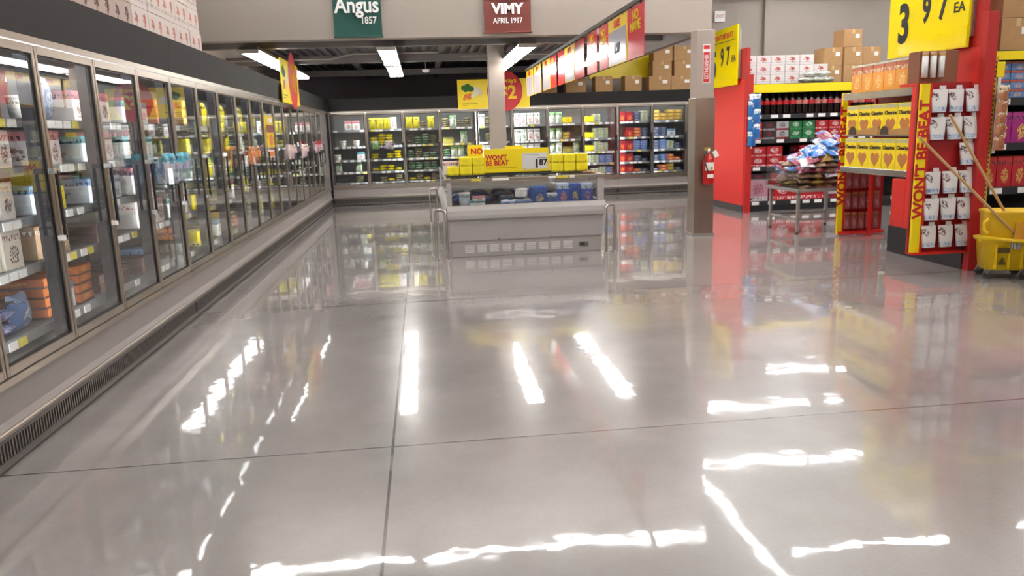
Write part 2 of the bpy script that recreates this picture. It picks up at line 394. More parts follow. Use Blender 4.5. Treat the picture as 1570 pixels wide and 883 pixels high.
for i, (hx, hy, r90) in enumerate(HL):
    o = hip if first else dup(hip); first = False
    o.location = (hx, hy, HZ); o.rotation_euler.z = PI / 2 if r90 else 0
    tag(o, 'long twin-tube fluorescent lamp hanging high in the open hall', 'lamp', 'lamps of the high hall')

# ------------------------------------------------------------------ freezer cases
TOPZ, HDR, BASE = 2.05, 2.35, .41
SHZ = [1.67, 1.31, 1.01, .74, .50]
SHL = [1.66, 1.40, 1.13, .87, .52]
DEPTH = .9
def make_case(label, n, pitch, loc, rz, x_end=(True, True), tube_hi=None, ext0=-.0015, ext1=-.0015):
    """front plane y=0 faces -y, runs along +x"""
    t = thing('display_freezer', label, 'freezer', loc, rz); Lx = n * pitch; a0, a1 = -ext0, Lx + ext1
    b = MB(); b.box(a0, a1, .02, DEPTH, .0, BASE - .03)
    b.box(a0, a1, DEPTH - .05, DEPTH, BASE - .03, HDR - .02)
    for e, xx in ((x_end[0], a0), (x_end[1], a1 - .04)):
        if e: b.box(xx, xx + .04, .0, DEPTH, BASE - .03, HDR - .02)
    b.box(a0, a1, .0, DEPTH - .05, TOPZ + .02, TOPZ + .06)
    b.build('body', grey, t)
    # base skirt with rolled bumper
    k = MB(); k.prismx([(.02, BASE - .03), (.0, BASE - .03), (-.008, .22), (-.03, .18), (-.03, .155), (-.02, .15), (.02, .15)][::-1], a0, a1)
    k.build('base_panel', grey, t)
    bm_ = MB(); bm_.tube([(a0, -.028, .175), (a1, -.028, .175)], .013, 10); bm_.build('bumper', alu, t)
    g = MB(); g.box(a0, a1, .0, .02, .02, .15, 0)
    xx = a0 + .03
    while xx < a1 - .03:
        g.box(xx, xx + .012, -.02, .0, .045, .135, 1); xx += .028
    g.box(a0, a1, -.025, .0, .135, .15, 1); g.box(a0, a1, -.03, .0, .015, .045, 1)
    g.build('vent_grille', [black, mat('grille_grey', '#6b6561', .5, .3)], t)
    li = MB(); li.box(a0 + .04, a1 - .04, DEPTH - .08, DEPTH - .05, BASE, TOPZ, 0); li.box(a0 + .04, a1 - .04, .06, DEPTH - .08, BASE - .03, BASE, 0)
    li.build('liner', liner, t)
    h = MB(); h.prismx([(-.02, TOPZ + .03), (-.05, HDR), (.02, HDR), (.02, TOPZ + .03)], a0, a1)
    h.build('header', darkhdr, t)
    MB().box(a0, a1, -.03, .02, TOPZ, TOPZ + .035).build('rail', alu, t)
    MB().box(a0, a1, -.025, .04, BASE - .035, BASE).build('rail', alu, t)
    if ext0 > .05: MB().box(a0, 0, -.01, .03, BASE, TOPZ).build('filler_panel', dark, t)
    if ext1 > .05: MB().box(Lx, a1, -.01, .03, BASE, TOPZ).build('filler_panel', mat('corner_grey', '#777071', .5), t)
    # shelves with price rail
    for z in (SHL if rz else SHZ):
        s = MB(); s.box(.05, Lx - .05, .115, DEPTH - .1, z - .02, z - .004)
        q = s.build('shelf', shelfm, t)
        p = MB(); p.box(.05, Lx - .05, .10, .115, z - .045, z + .005, 0)
        for d in range(n):
            xx = d * pitch + .08 + R.random() * .06
            while xx < (d + 1) * pitch - .14:
                if R.random() < .8: p.box(xx, xx + .085, .094, .10, z - .045, z - .002, 1 if R.random() < .85 else 2)
                xx += .085 + R.choice((.01, .03, .07))
        p.build('price_rail', [mat('price_rail_grey', '#8b8e90', .4), paper, mat('tag_yellow', '#e8d95a', .6)], q)
    # lights on the mullions and under the roof
    for d in range(n + 1):
        xx = min(max(d * pitch, .03), Lx - .03)
        MB().box(xx - .028, xx + .028, .022, .085, BASE, TOPZ - .03).build('mullion_post', mat('mullion_dark', '#37353a', .45), t)
        sg = 1 if rz or loc[0] + xx > 0 else -1
        if d or sg > 0: MB().box(xx + sg * .029 - .001, xx + sg * .029 + .001, .035, .075, BASE + .06, TOPZ - .06).build('light_strip', ledm, t)
    MB().box(.06, Lx - .06, .05, .08, TOPZ - .02, TOPZ - .005).build('light_strip', ledm, t)
    if DOORS.get(round(pitch, 3)) is None:
        f = MB(); w_ = .031; g_ = .004; z0, z1 = BASE + .005, TOPZ - .005
        f.box(g_, w_, -.015, .02, z0, z1, 0, .004); f.box(pitch - w_, pitch - g_, -.015, .02, z0, z1, 0, .004)
        f.box(w_, pitch - w_, -.015, .02, z0, z0 + .045, 0); f.box(w_, pitch - w_, -.015, .02, z1 - .045, z1, 0)
        gk = MB(); 
        for aa, bb, cc, dd in ((w_, w_ + .012, z0 + .045, z1 - .045), (pitch - w_ - .012, pitch - w_, z0 + .045, z1 - .045), (w_, pitch - w_, z0 + .045, z0 + .057), (w_, pitch - w_, z1 - .057, z1 - .045)):
            gk.box(aa, bb, -.004, .012, cc, dd)
        ph = MB(); ph.face([(w_, 0, z0 + .045), (pitch - w_, 0, z0 + .045), (pitch - w_, 0, z1 - .045), (w_, 0, z1 - .045)])
        hb = MB(); hb.box(-.012, .012, -.06, -.045, 1.0, 1.38, 0, .004); hb.box(-.016, .016, -.06, -.015, 1.36, 1.39, 1); hb.box(-.016, .016, -.06, -.015, .99, 1.02, 1)
        DOORS[round(pitch, 3)] = (f.mesh('door', alu), gk.mesh('gasket', black), ph.mesh('glass_pane', glass), hb.mesh('handle', [black, chrome]))
    me = DOORS[round(pitch, 3)]
    for d in range(n):
        o = link('glass_door', me[0], t, (d * pitch, 0, 0))
        link('gasket', me[1], o); link('glass_pane', me[2], o); link('handle', me[3], o, (pitch - .03, 0, 0))
    return t
DOORS = {}
LP, LX0, LY0 = .764, -2.06, 4.585 - 2 * .764
BP, BX0, BY0 = .82, -2.02, 17.8
lefts = [('first grey glass-door freezer of the side wall, beginning beside the camera', 0, 5), ('second grey glass-door freezer of the side wall, after the first five doors', 5, 5),
         ('third grey glass-door freezer of the side wall, beyond the high bulkhead', 10, 4), ('last grey glass-door freezer of the side wall, meeting the rear wall corner', 14, 4)]
UNITS = []
for lb_, k0, n in lefts:
    last = k0 == 14
    UNITS.append(make_case(lb_, n, LP - (.028 if last else 0), (LX0, LY0 + k0 * LP, 0), PI / 2, (k0 == 0, False), ext1=(.98 if last else -.0015)))
for lb_, k0, n in (('rear wall glass-door freezer in the corner, four doors wide, holding yellow bags', 0, 4), ('rear wall glass-door freezer behind the beige column and chest freezer', 4, 4), ('rear wall glass-door freezer ending behind the steel clad pillar', 8, 3)):
    UNITS.append(make_case(lb_, n, BP, (BX0 + k0 * BP, BY0, 0), 0, (False, k0 == 8)))
# extra bright vertical light strips standing inside two side wall doors
for yy, z0, z1, ui in ((12.05, .5, 2.0, 2), (7.75, 1.2, 1.9, 1)):
    u = UNITS[ui]; o = MB().box(-.014, .014, -.01, .01, z0, z1).build('light_strip', mat('bright_led', (.95, .98, 1, 1), .5, emit=9), u)
    o.location = (yy - u.location.y, .1, 0)

# ------------------------------------------------------------------ products
def m_box(wd, dp, ht): return MB().box(-wd / 2, wd / 2, 0, dp, 0, ht, 0, min(.003, ht * .1))
def m_pillow(wd, dp, ht, seed, upright=True):
    """filled plastic bag. upright: width x, height z, thickness y. lying: width x, depth y, thickness z"""
    r = random.Random(seed); nx, nz = 8, 8; vs = []; ph = [r.random() * 6 for _ in range(6)]
    def prof(a, b_):
        e = (1 - abs(2 * a - 1) ** 3) * (1 - abs(2 * b_ - 1) ** 2.6)
        return max(e, 0) ** (.6 if upright else .32) * (.85 + .15 * math.sin(7 * a + ph[0]) * math.cos(6 * b_ + ph[1]))
    for side in (0, 1):
        for i in range(nx + 1):
            for j in range(nz + 1):
                a, b_ = i / nx, j / nz; p = prof(a, b_)
                wx = (a - .5) * wd * (1 - .07 * math.sin(b_ * PI)) + .004 * math.sin(9 * b_ + ph[2]); q = b_
                th = (dp if upright else ht) / 2 * p * (1 if side else -1)
                if upright: vs.append((wx, dp / 2 + th, q * ht + .004 * math.sin(8 * a + ph[3]) * (1 if 0 < j else 0)))
                else: vs.append((wx, q * dp, ht / 2 + th + .006 * math.sin(8 * a + ph[3]) * (1 - p)))
    m_ = MB(); N_ = (nx + 1) * (nz + 1); fs = []
    for i in range(nx):
        for j in range(nz):
            a = i * (nz + 1) + j; b_ = a + nz + 1
            f1 = (a, b_, b_ + 1, a + 1); f2 = tuple(N_ + q for q in (a + 1, b_ + 1, b_, a))
            if not upright: pass
            fs += [f1, f2]
    m_.raw(vs, fs, 0, True)
    return m_
def m_pouch(wd, dp, ht):
    m_ = MB(); n = 8; vs = []
    for j in range(9):
        z = ht * j / 8; t = dp * (1 - (j / 8) ** 1.6) + .004
        for k in range(12):
            a = 2 * PI * k / 12; vs.append((wd / 2 * math.copysign(abs(math.cos(a)) ** .5, math.cos(a)), dp / 2 + t / 2 * math.copysign(abs(math.sin(a)) ** .7, math.sin(a)), z))
    fs = [(j * 12 + k, j * 12 + (k + 1) % 12, (j + 1) * 12 + (k + 1) % 12, (j + 1) * 12 + k) for j in range(8) for k in range(12)]
    m_.raw(vs, fs, 0, True); m_.face(list(reversed(m_.v[:12]))); m_.face(m_.v[96:108]); return m_
# kind: (object name, phrase, category, width, depth, height, stack, mesh fn, material args, parts)
K = {}
def kind(key, name, phrase, cat, wd, dp, ht, stack, shape, base, band, blob, style='box', lid=None, text='#2a2a34'):
    mt = pkg('print_' + key, base, band, blob, style, .35 if shape.startswith('bag') else .5, text)
    ms = []
    if shape == 'box': ms = [m_box(wd, dp, ht).mesh(name, mt)]
    elif shape == 'bag': ms = [m_pillow(wd, dp, ht, s_).mesh(name, mt) for s_ in (1, 2, 3)]
    elif shape == 'bagl': ms = [m_pillow(wd, dp, ht, s_, False).mesh(name, mt) for s_ in (4, 5, 6)]
    elif shape == 'pouch': ms = [m_pouch(wd, dp, ht).mesh(name, mt)]
    elif shape == 'tub': ms = [MB().lathe([(0, 0), (wd * .42, 0), (wd * .48, ht * .9), (0, ht * .9)], 20).mesh(name, mt)]
    lm = None
    if shape == 'tub':
        a = MB().lathe([(wd * .48, ht * .86), (wd * .5, ht * .86), (wd * .5, ht), (0, ht)], 20); lm = a.mesh('lid', mat('lid_' + key, lid or band, .35))
    K[key] = dict(name=name, phrase=phrase, cat=cat, w=wd, d=dp, h=ht, st=stack, ms=ms, lid=lm)
FB, VB, TB, PO = 'frozen_food_box', 'frozen_vegetable_bag', 'ice_cream_tub', 'frozen_fruit_pouch'
kind('wpink', FB, 'white and pink dessert box', 'box', .16, .3, .2, 1, 'box', '#e6dcd8', '#c97f88', '#7a4a3a')
kind('icebar', FB, 'white chocolate-bar box', 'box', .14, .3, .2, 1, 'box', '#ece6de', '#e9e2da', '#5b3526', text='#b03030')
kind('fudge', FB, 'cream box with brown picture', 'box', .18, .3, .21, 1, 'box', '#e8e0d2', '#e8e0d2', '#4a2c20', text='#8a2020')
kind('kit', FB, 'tan snack box', 'box', .19, .3, .19, 1, 'box', '#b99a78', '#a57f5a', '#e9e0d0', text='#ffffff')
kind('orangeb', FB, 'flat orange and brown box', 'box', .2, .3, .06, 4, 'box', '#b8642a', '#5a3a2a', '#e0a050', 'low')
kind('blueb', FB, 'white and blue entree box', 'box', .2, .28, .16, 1, 'box', '#cfd6dc', '#6f94b8', '#5d6f8c')
kind('teal', TB, 'teal and caramel ice cream tub', 'tub', .13, .13, .13, 2, 'tub', '#b87a4a', '#3aa0b0', '#8a5a3a', lid='#3aa0b0')
kind('wtub', TB, 'white ice cream tub', 'tub', .15, .15, .13, 1, 'tub', '#e5e2da', '#d8d4cc', '#cfcac4', lid='#f0eeea')
kind('bluep', VB, 'pale blue frozen bag', 'bag', .17, .1, .26, 1, 'bag', '#9fb0cc', '#c5cfe0', '#e8eaf0', 'bag')
kind('bluel', VB, 'deep blue frozen bag', 'bag', .2, .12, .2, 1, 'bag', '#4d6c9c', '#8295b8', '#d0d4da', 'bag')
kind('purple', VB, 'purple and blue bag', 'bagl', .22, .26, .08, 2, 'bagl', '#5d4a7c', '#7a8fc0', '#a8b4d0', 'bag')
kind('ylow', VB, 'flat yellow vegetable bag', 'bag', .165, .28, .068, 4, 'bagl', '#f2e222', '#ead81a', '#c2b428', 'bag')
kind('yup', VB, 'upright yellow vegetable bag', 'bag', .15, .1, .25, 1, 'bag', '#f0e020', '#e6d41a', '#a8a83c', 'bag')
kind('glow', VB, 'flat green vegetable bag', 'bag', .165, .28, .06, 4, 'bagl', '#649a6c', '#dfe6d8', '#3c7a54', 'bag')
kind('gup', VB, 'upright green and white bag', 'bag', .15, .1, .26, 1, 'bag', '#d8dcd0', '#6f9a62', '#4c8a3c', 'bag')
kind('brlow', VB, 'flat beige and green bag', 'bag', .165, .28, .055, 4, 'bagl', '#b6a684', '#7d8f6a', '#5a4a34', 'bag')
kind('olive', FB, 'olive and yellow box', 'box', .24, .28, .13, 1, 'box', '#a8a052', '#8a8a3a', '#d8c858')
kind('wpo', PO, 'white fruit pouch', 'pouch', .145, .08, .26, 1, 'pouch', '#ebe8e6', '#dad8d6', '#b8434c', 'box')
kind('gpo', PO, 'white and green pouch', 'pouch', .145, .08, .26, 1, 'pouch', '#e8ebe4', '#dde2d8', '#4f8a4a', 'box')
kind('ytag', FB, 'plain yellow store-brand box', 'box', .22, .28, .14, 1, 'box', '#f0de1a', '#e8d214', '#c8b010', 'low')
kind('stk', 'frozen_dinner_box', 'thin green and cream dinner box', 'box', .16, .26, .038, 6, 'box', '#c8ccb0', '#5a7a5a', '#3e6a4a', 'low')
kind('stb', 'frozen_dinner_box', 'thin blue dinner box', 'box', .16, .26, .038, 6, 'box', '#3f66a8', '#d8dce0', '#88a0c8', 'low')
kind('redp', FB, 'red pizza box', 'box', .17, .28, .22, 1, 'box', '#a8202a', '#8c1822', '#e08a30')
kind('orr', 'frozen_dinner_box', 'orange dinner box', 'box', .165, .28, .07, 3, 'box', '#c8683c', '#a83a2c', '#e8c890', 'low')
kind('navy', 'frozen_dinner_box', 'dark navy dinner box', 'box', .165, .28, .07, 3, 'box', '#33405f', '#5a6a94', '#a8a0a0', 'low')
kind('gold', FB, 'golden brown snack box', 'box', .165, .28, .08, 3, 'box', '#b08e3a', '#8a6a2c', '#e0cc70', 'low')
kind('tealb', FB, 'white and teal box', 'box', .17, .28, .17, 1, 'box', '#dfe6e4', '#4f9aa0', '#c87a6a')
kind('dkbr', FB, 'dark brown flat box', 'box', .24, .3, .06, 2, 'box', '#4a3430', '#6a4a3c', '#8a6450', 'low')
STACKW = ['bottom', 'second', 'third', 'fourth', 'fifth', 'sixth']
def fill_shelf(kinds, u, x0, x1, sz, clear, run, door, shelf, ybase=.12, back=False, density=.93, jitter=.012):
    """u: the freezer; items placed in its frame, left as top-level things"""
    rz = u.rotation_euler.z; rot_ = Matrix.Rotation(rz, 3, 'Z')
    xx = x0; n = 0; ki = 0
    while True:
        k = K[kinds[ki % len(kinds)]] if kinds[ki % len(kinds)] else None; ki += 1
        if k is None:
            xx += .14
            if xx > x1: break
            continue
        if xx + k['w'] > x1 + .002: break
        if R.random() < density:
            st = max(1, min(k['st'], int((clear - .02) / k['h'])))
            if k['st'] > 2: st = max(1, st - R.choice((0, 0, 1)))
            if k['h'] > clear - .015:
                hs = (clear - .02) / k['h']
            else: hs = 1
            dy = R.random() * .03
            for s_ in range(st):
                me = R.choice(k['ms'])
                o = bpy.data.objects.new(k['name'], me); COL.objects.link(o)
                p = rot_ @ Vector((xx + k['w'] / 2 + (R.random() - .5) * .008, ybase + dy + R.random() * jitter, 0))
                o.location = (u.location.x + p.x, u.location.y + p.y, sz + s_ * k['h'] * hs * (.94 if k['name'] == VB and k['st'] > 2 else 1) + .001)
                o.rotation_euler.z = rz + (R.random() - .5) * (.03 if k['h'] < .1 else .06); o.scale.z = hs
                if k['lid']:
                    l_ = bpy.data.objects.new('lid', k['lid']); COL.objects.link(l_); l_.parent = o
                lvl = '%s from left' % nth(n) if st == 1 else ('top' if s_ == st - 1 else STACKW[s_]) + ' of %s stack' % nth(n)
                tag(o, '%s, %s, %s shelf, %s %s door' % (k['phrase'], lvl, nth(shelf), nth(door), run), k['cat'], 'goods behind the %s doors' % run)
        xx += k['w'] + .008; n += 1
CLR = [.33, .31, .25, .22, .19]
BACKROWS = [
    [['', '', 'wpink', 'wpink'], ['', 'wtub', '', 'wtub', ''], ['wtub', 'blueb', '', 'tealb'], ['gup', '', 'wtub'], ['', '', 'brlow', 'brlow']],
    [['yup', 'yup', 'yup', 'wpo'], ['ylow'], ['ylow'], ['ylow'], ['ylow', 'brlow']],
    [['yup', 'yup', 'brlow'], ['brlow', 'glow', 'glow'], ['glow', 'brlow', 'glow'], ['glow'], ['ylow', 'brlow']],
    [['brlow', 'gup', 'brlow'], ['olive', 'gup', 'gup'], ['glow', 'gup', 'gup'], ['glow'], ['brlow', 'ylow']],
    [['wpo', 'brlow'], ['gup', 'brlow', 'gup'], ['gpo', 'wpo'], ['gup'], ['brlow']],
    [['wpo'], ['gpo', 'gpo', 'wpo', 'wpo'], ['wpo', 'gpo'], ['wpo'], ['gup']],
    [['gup', 'gup', 'ytag'], ['gup', 'gup', 'gold', 'olive'], ['gup', 'gpo', 'olive'], ['gup', 'ytag'], ['stk']],
    [['ytag', 'stk', 'stk', 'stk'], ['ytag', 'stk', 'stk', 'stb'], ['ytag', 'stk', 'stk', 'stk'], ['stk', 'stk', 'stb', 'stb'], ['orr', 'stk', 'stk', 'stb']],
    [['redp', 'redp', 'navy', 'stk'], ['redp', 'redp', 'orr', 'navy'], ['redp', 'redp', 'stb', 'stb'], ['redp', 'redp', 'navy', 'navy'], ['redp', 'redp', 'orr', 'navy']],
    [['gold'], ['navy', 'navy', 'blueb'], ['navy', 'stb', 'stk'], ['navy', 'stb', 'orr', 'orr'], ['navy', 'orr', 'gold']],
    [['gold', 'gup'], ['navy', 'orr'], ['orr', 'stb'], ['redp', 'orr'], ['navy', 'gold']]]
for d in range(11):
    u = UNITS[4 + (0 if d < 4 else 1 if d < 8 else 2)]; k0 = 0 if d < 4 else 4 if d < 8 else 8
    for s_ in range(5):
        fill_shelf(BACKROWS[d][s_], u, (d - k0) * BP + .06, (d - k0 + 1) * BP - .05, SHZ[s_], CLR[s_], 'rear freezer', d, s_)
LEFTROWS = {
    1: [['teal'], ['icebar', 'icebar', 'wpink'], ['icebar'], ['fudge'], ['bluel', 'purple', 'bluel']],
    2: [['wtub', 'bluep', 'bluep', 'bluep'], ['', '', 'wpink'], ['blueb', 'ytag'], ['kit'], ['orangeb', 'blueb', 'orangeb']],
    3: [['wpink', 'tealb'], ['tealb', 'wpink', 'wpink'], ['blueb', 'tealb'], ['dkbr', 'dkbr'], ['dkbr', 'dkbr']],
    4: [['tealb', 'wpink'], ['tealb', 'wpink', 'tealb'], ['wpink', 'tealb'], ['icebar', 'wpink'], ['dkbr', 'blueb']],
    5: [['orr', 'gold'], ['olive', 'gold'], ['tealb', 'orr', 'blueb'], ['tealb', 'icebar'], ['dkbr', 'orangeb']],
    6: [['gold', 'olive'], ['ytag', 'gold'], ['gup', 'olive'], ['ytag', 'tealb'], ['ytag', 'brlow']],
    7: [['yup', 'olive'], ['ytag', 'yup'], ['yup', 'gup'], ['brlow', 'olive'], ['tealb', 'gold']],
    8: [['yup', 'wtub'], ['ytag', 'yup'], ['gup', 'yup'], ['wpink', 'yup'], ['brlow', 'orr']],
}
ll = ['yup', 'gup', 'olive', 'wpo', 'ytag', 'tealb', 'yup', 'wpink', 'brlow', 'gpo', 'bluel', 'gup']
for d in range(1, 18):
    u = UNITS[0 if d < 5 else 1 if d < 10 else 2 if d < 14 else 3]; k0 = 0 if d < 5 else 5 if d < 10 else 10 if d < 14 else 14
    pt = LP if k0 < 14 else LP - .028
    for s_ in range(5):
        ks = LEFTROWS[d][s_] if d in LEFTROWS else [R.choice(ll), R.choice(ll)]
        fill_shelf(ks, u, (d - k0) * pt + .06, (d - k0 + 1) * pt - .05, SHL[s_], (.34, .235, .245, .235, .33)[s_], 'side freezer', d - 1, s_)

# ------------------------------------------------------------------ stock on top of the side freezers
def carton_mat(name, base, red_, txt, reps=2):
    if name in MATS: return MATS[name]
    M = bpy.data.materials.new(name); M.use_nodes = True; nt = M.node_tree; N = nt.nodes; L = nt.links; b = N['Principled BSDF']; b.inputs['Roughness'].default_value = .7
    tc = N.new('ShaderNodeTexCoord'); sx = N.new('ShaderNodeSeparateXYZ'); L.new(tc.outputs['Generated'], sx.inputs[0])
    def mth(op, a, c=None):
        n = N.new('ShaderNodeMath'); n.operation = op
        for i, v in enumerate((a, c)):
            if v is None: continue
            if isinstance(v, (int, float)): n.inputs[i].default_value = v
            else: L.new(v, n.inputs[i])
        return n.outputs[0]
    u0 = mth('ADD', sx.outputs[0], sx.outputs[1]); u = mth('FRACT', mth('MULTIPLY', u0, float(reps))); v = sx.outputs[2]
    cb = N.new('ShaderNodeCombineXYZ'); L.new(mth('MULTIPLY', u0, 10.0 * reps), cb.inputs[0]); L.new(mth('MULTIPLY', v, 9.0), cb.inputs[1])
    nz = N.new('ShaderNodeTexNoise'); nz.inputs['Scale'].default_value = .8; L.new(cb.outputs[0], nz.inputs['Vector'])
    du = mth('SUBTRACT', u, .5); dv = mth('MULTIPLY', mth('SUBTRACT', v, .6), .8)
    d = mth('ADD', mth('ADD', mth('MULTIPLY', du, du), mth('MULTIPLY', dv, dv)), mth('MULTIPLY', mth('SUBTRACT', nz.outputs['Fac'], .5), .14))
    f1 = mth('LESS_THAN', d, .025)
    cb2 = N.new('ShaderNodeCombineXYZ'); L.new(mth('MULTIPLY', u0, 20.0 * reps), cb2.inputs[0]); L.new(mth('MULTIPLY', v, 5.0), cb2.inputs[1])
    n2 = N.new('ShaderNodeTexNoise'); n2.inputs['Scale'].default_value = 1.0; L.new(cb2.outputs[0], n2.inputs['Vector'])
    f2 = mth('MULTIPLY', mth('GREATER_THAN', n2.outputs['Fac'], .55), mth('LESS_THAN', mth('ABSOLUTE', mth('SUBTRACT', v, .24)), .07))
    m1 = N.new('ShaderNodeMix'); m1.data_type = 'RGBA'; L.new(f1, m1.inputs[0]); m1.inputs[6].default_value = lin(base); m1.inputs[7].default_value = lin(red_)
    m2 = N.new('ShaderNodeMix'); m2.data_type = 'RGBA'; L.new(f2, m2.inputs[0]); L.new(m1.outputs[2], m2.inputs[6]); m2.inputs[7].default_value = lin(txt)
    L.new(m2.outputs[2], b.inputs['Base Color']); MATS[name] = M
    return M
cmats = [carton_mat('carton_white_red', '#d6cbc4', '#bd6f60', '#857a7c', 2), carton_mat('carton_brown_print', '#b9a79c', '#5a3634', '#8a3a34')]
cprot = [MB().box(-.19, .19, 0, .34, 0, .22, 0, .004).mesh('stock_carton', c_) for c_ in cmats]
for row in range(4):
    for col in range(14):
        yy = 8.28 - col * .386 + (R.random() - .5) * .008
        if yy < 3.3: continue
        dkc = yy < 6.55 and row < 2
        o = link('stock_carton', cprot[1 if dkc else 0], None, (-2.16 - R.random() * .012, yy, HDR + row * .223 + .001), PI / 2)
        tag(o, '%s carton on the side freezers, %s layer, %s carton from the bulkhead' % ('brown printed' if dkc else 'white red-printed', nth(row) if row else 'bottom', nth(col)), 'box', 'cartons on the side freezers')
# brown boxes on the rear freezers
brm = [MB().box(-w_ / 2, w_ / 2, 0, .36, 0, h_, 0, .004).mesh('cardboard_box', brownc) for w_, h_ in ((.52, .33), (.46, .34), (.40, .36), (.34, .30))]
tape = mat('packing_tape', '#c9a878', .35)
def carton_box(x, y, z, k, label, group=None, rz=0):
    w_, h_ = ((.52, .33), (.46, .34), (.40, .36), (.34, .30))[k]
    o = link('cardboard_box', brm[k], None, (x, y, z), rz); tag(o, label, 'box', group)
    MB().box(-.025, .025, -.003, .0, h_ - .08, h_ - .004).build('tape', tape, o)
    MB().box(w_ * .12, w_ * .34, -.003, .0, h_ * .5, h_ * .72).build('shipping_label', paper, o)
for i, bx in enumerate((2.95, 3.62, 4.28, 4.98, 5.62, 6.15)):
    carton_box(bx, 18.05, HDR + .001, (1, 1, 2, 2, 0, 0)[i], 'brown cardboard box on the rear freezers, %s from the banner row' % nth(i), 'brown boxes on the rear freezers')
for i, (bx, bz, k) in enumerate(((6.2, .331, 1), (6.22, .672, 0), (5.68, .331, 1), (5.7, .672, 1))):
    carton_box(bx, 18.08, HDR + bz + .002, k, ['brown box stacked second high beside the pillar', 'topmost brown box of the stack beside the pillar', 'brown box second high next to the pillar-side stack', 'upper brown box next to the topmost one'][i], 'brown boxes on the rear freezers')
# big yellow board behind
yb = thing('hanging_board', 'large plain yellow board hanging behind the brown boxes on the rear freezers', 'sign', (4.6, 18.965, 2.72))
MB().box(-.45, 1.1, 0, .03, 0, .9, 0).build('panel', yellow, yb); MB().box(-.47, 1.12, -.005, .035, -.02, 0).build('edge_trim', mat('board_edge', '#b89a10', .4), yb)

# ------------------------------------------------------------------ hall banners on the bulkhead
def banner(label, x0, x1, z0, z1, m_, lines, ang):
    t = thing('wall_banner', label, 'banner', ((x0 + x1) / 2, 10.585, z0)); wd = x1 - x0
    b = MB(); n = 12; vs = []
    for i in range(n + 1):
        for j in range(9):
            a = i / n; q = j / 8; vs.append(((a - .5) * wd, .0 - .012 - .006 * math.sin(5 * a + 2 * q) - .01 * (1 - q), q * (z1 - z0)))
    b.raw(vs, [(i * 9 + j, (i + 1) * 9 + j, (i + 1) * 9 + j + 1, i * 9 + j + 1) for i in range(n) for j in range(8)], 0, True)
    b.build('cloth', m_, t)
    MB().tube([(-wd / 2 - .01, -.016, .012), (wd / 2 + .01, -.016, .012)], .012, 8).build('bottom_rod', m_, t)
    MB().tube([(-wd / 2 - .01, -.01, z1 - z0), (wd / 2 + .01, -.01, z1 - z0)], .012, 8).build('top_rod', alu, t)
    for tx, sz, px, pz, sx_, bo in lines: words(tx, sz, paper, t, (px, -.042, pz), bold=bo, sx=sx_)
    return t
banner('dark green cloth banner with white serif lettering on the beige bulkhead', -1.03, -.42, 2.77, 3.42, mat('banner_green', '#23534a', .8), [('Angus', .27, -.0, .39, .84, .006), ('1857', .12, .14, .205, .85, .002)], 0)
banner('brown red cloth banner with two rows of white capitals on the beige bulkhead', .91, 1.53, 2.79, 3.22, mat('banner_maroon', '#7d4038', .8), [('VIMY', .18, 0, .30, 1.0, .008), ('APRIL 1917', .095, 0, .155, .85, .002)], 0)
ex = thing('exit_sign', 'small pale sign with red print high on the far beige wall', 'sign', (7.38, 18.92, 3.98))
MB().box(-.13, .13, 0, .08, 0, .25, 0, .01).build('housing', white, ex); words('EXIT', .11, mat('faded_red', '#c9766a', .6), ex, (0, -.004, .125), sx=.9)

# ------------------------------------------------------------------ row of price banners on a rail
rl = MB(); rl.box(2.18, 2.22, 6.4, 16.1, 2.715, 2.755); tag(rl.build('banner_rail', mat('rail_dark', '#4c4a46', .4, .3)), 'long dark rail running under the bulkhead and carrying the price banners', 'rail')
silver = mat('silver_card', '#b4b4bc', .22, .25); bred = mat('banner_red_gloss', '#cf2230', .18); byel = mat('banner_yellow_gloss', '#f0c81c', .2); bpink = mat('banner_pale_gloss', '#dcb4ae', .15)
def price_banner(label, y0, y1, kindb):
    t = thing('price_banner', label, 'banner', (2.2, (y0 + y1) / 2, 2.2), -PI / 2); wd = y1 - y0 - .015
    MB().box(-wd / 2, wd / 2, -.004, .004, 0, .5).build('card', bred if kindb in 'rR' else byel, t)
    for sx in (-.3, .3): MB().box(sx * wd - .01, sx * wd + .01, -.008, .008, .49, .53).build('clip', black, t)
    if kindb == 'r':
        words('NO\nNAME', min(.13, wd * .27), byel, t, (0, -.007, .36), bold=.004, sx=1.1, line=.8)
    elif kindb == 'R':
        MB().box(-wd / 2, wd / 2, -.006, -.004, .2, .42).build('pale_panel', bpink, t)
    else:
        MB().box(-wd / 2 + .02, wd / 2 - .02, -.007, -.004, .01, .37).build('price_card', silver, t)
        words('SALE', min(.11, wd * .28), bred, t, (0, -.007, .43), bold=.003, sx=1.1)
        if kindb == 's': words('1.97', .15, mat('ink_grey', '#55555f', .5), t, (0, -.010, .17), bold=.002, vertical=False)
for i, (y0, y1, kb, lb_) in enumerate(((7.57, 8.19, 'r', 'red banner with yellow lettering, nearest on the hanging rail'), (8.2, 9.03, 's', 'silver price card banner with yellow header, second on the hanging rail'),
        (9.05, 9.5, 'r', 'narrow red banner with yellow lettering, third on the hanging rail'), (9.62, 10.18, 'r', 'red banner with yellow lettering just before the bulkhead'),
        (10.37, 11.0, 'R', 'red and pale banner passing under the bulkhead'), (11.02, 11.78, 'y', 'glossy silver and yellow banner just beyond the bulkhead'), (11.82, 12.35, 'R', 'narrow pale and red banner, seventh on the hanging rail'),
        (12.5, 13.1, 'r', 'red banner with yellow lettering, eighth on the hanging rail'), (13.12, 13.9, 'y', 'silver and yellow banner, ninth on the hanging rail'), (14.1, 15.0, 'y', 'silver and yellow banner, second from the rail far end'), (15.1, 16.0, 'y', 'silver and yellow banner at the rail far end'))):
    price_banner(lb_, y0, y1, kb)

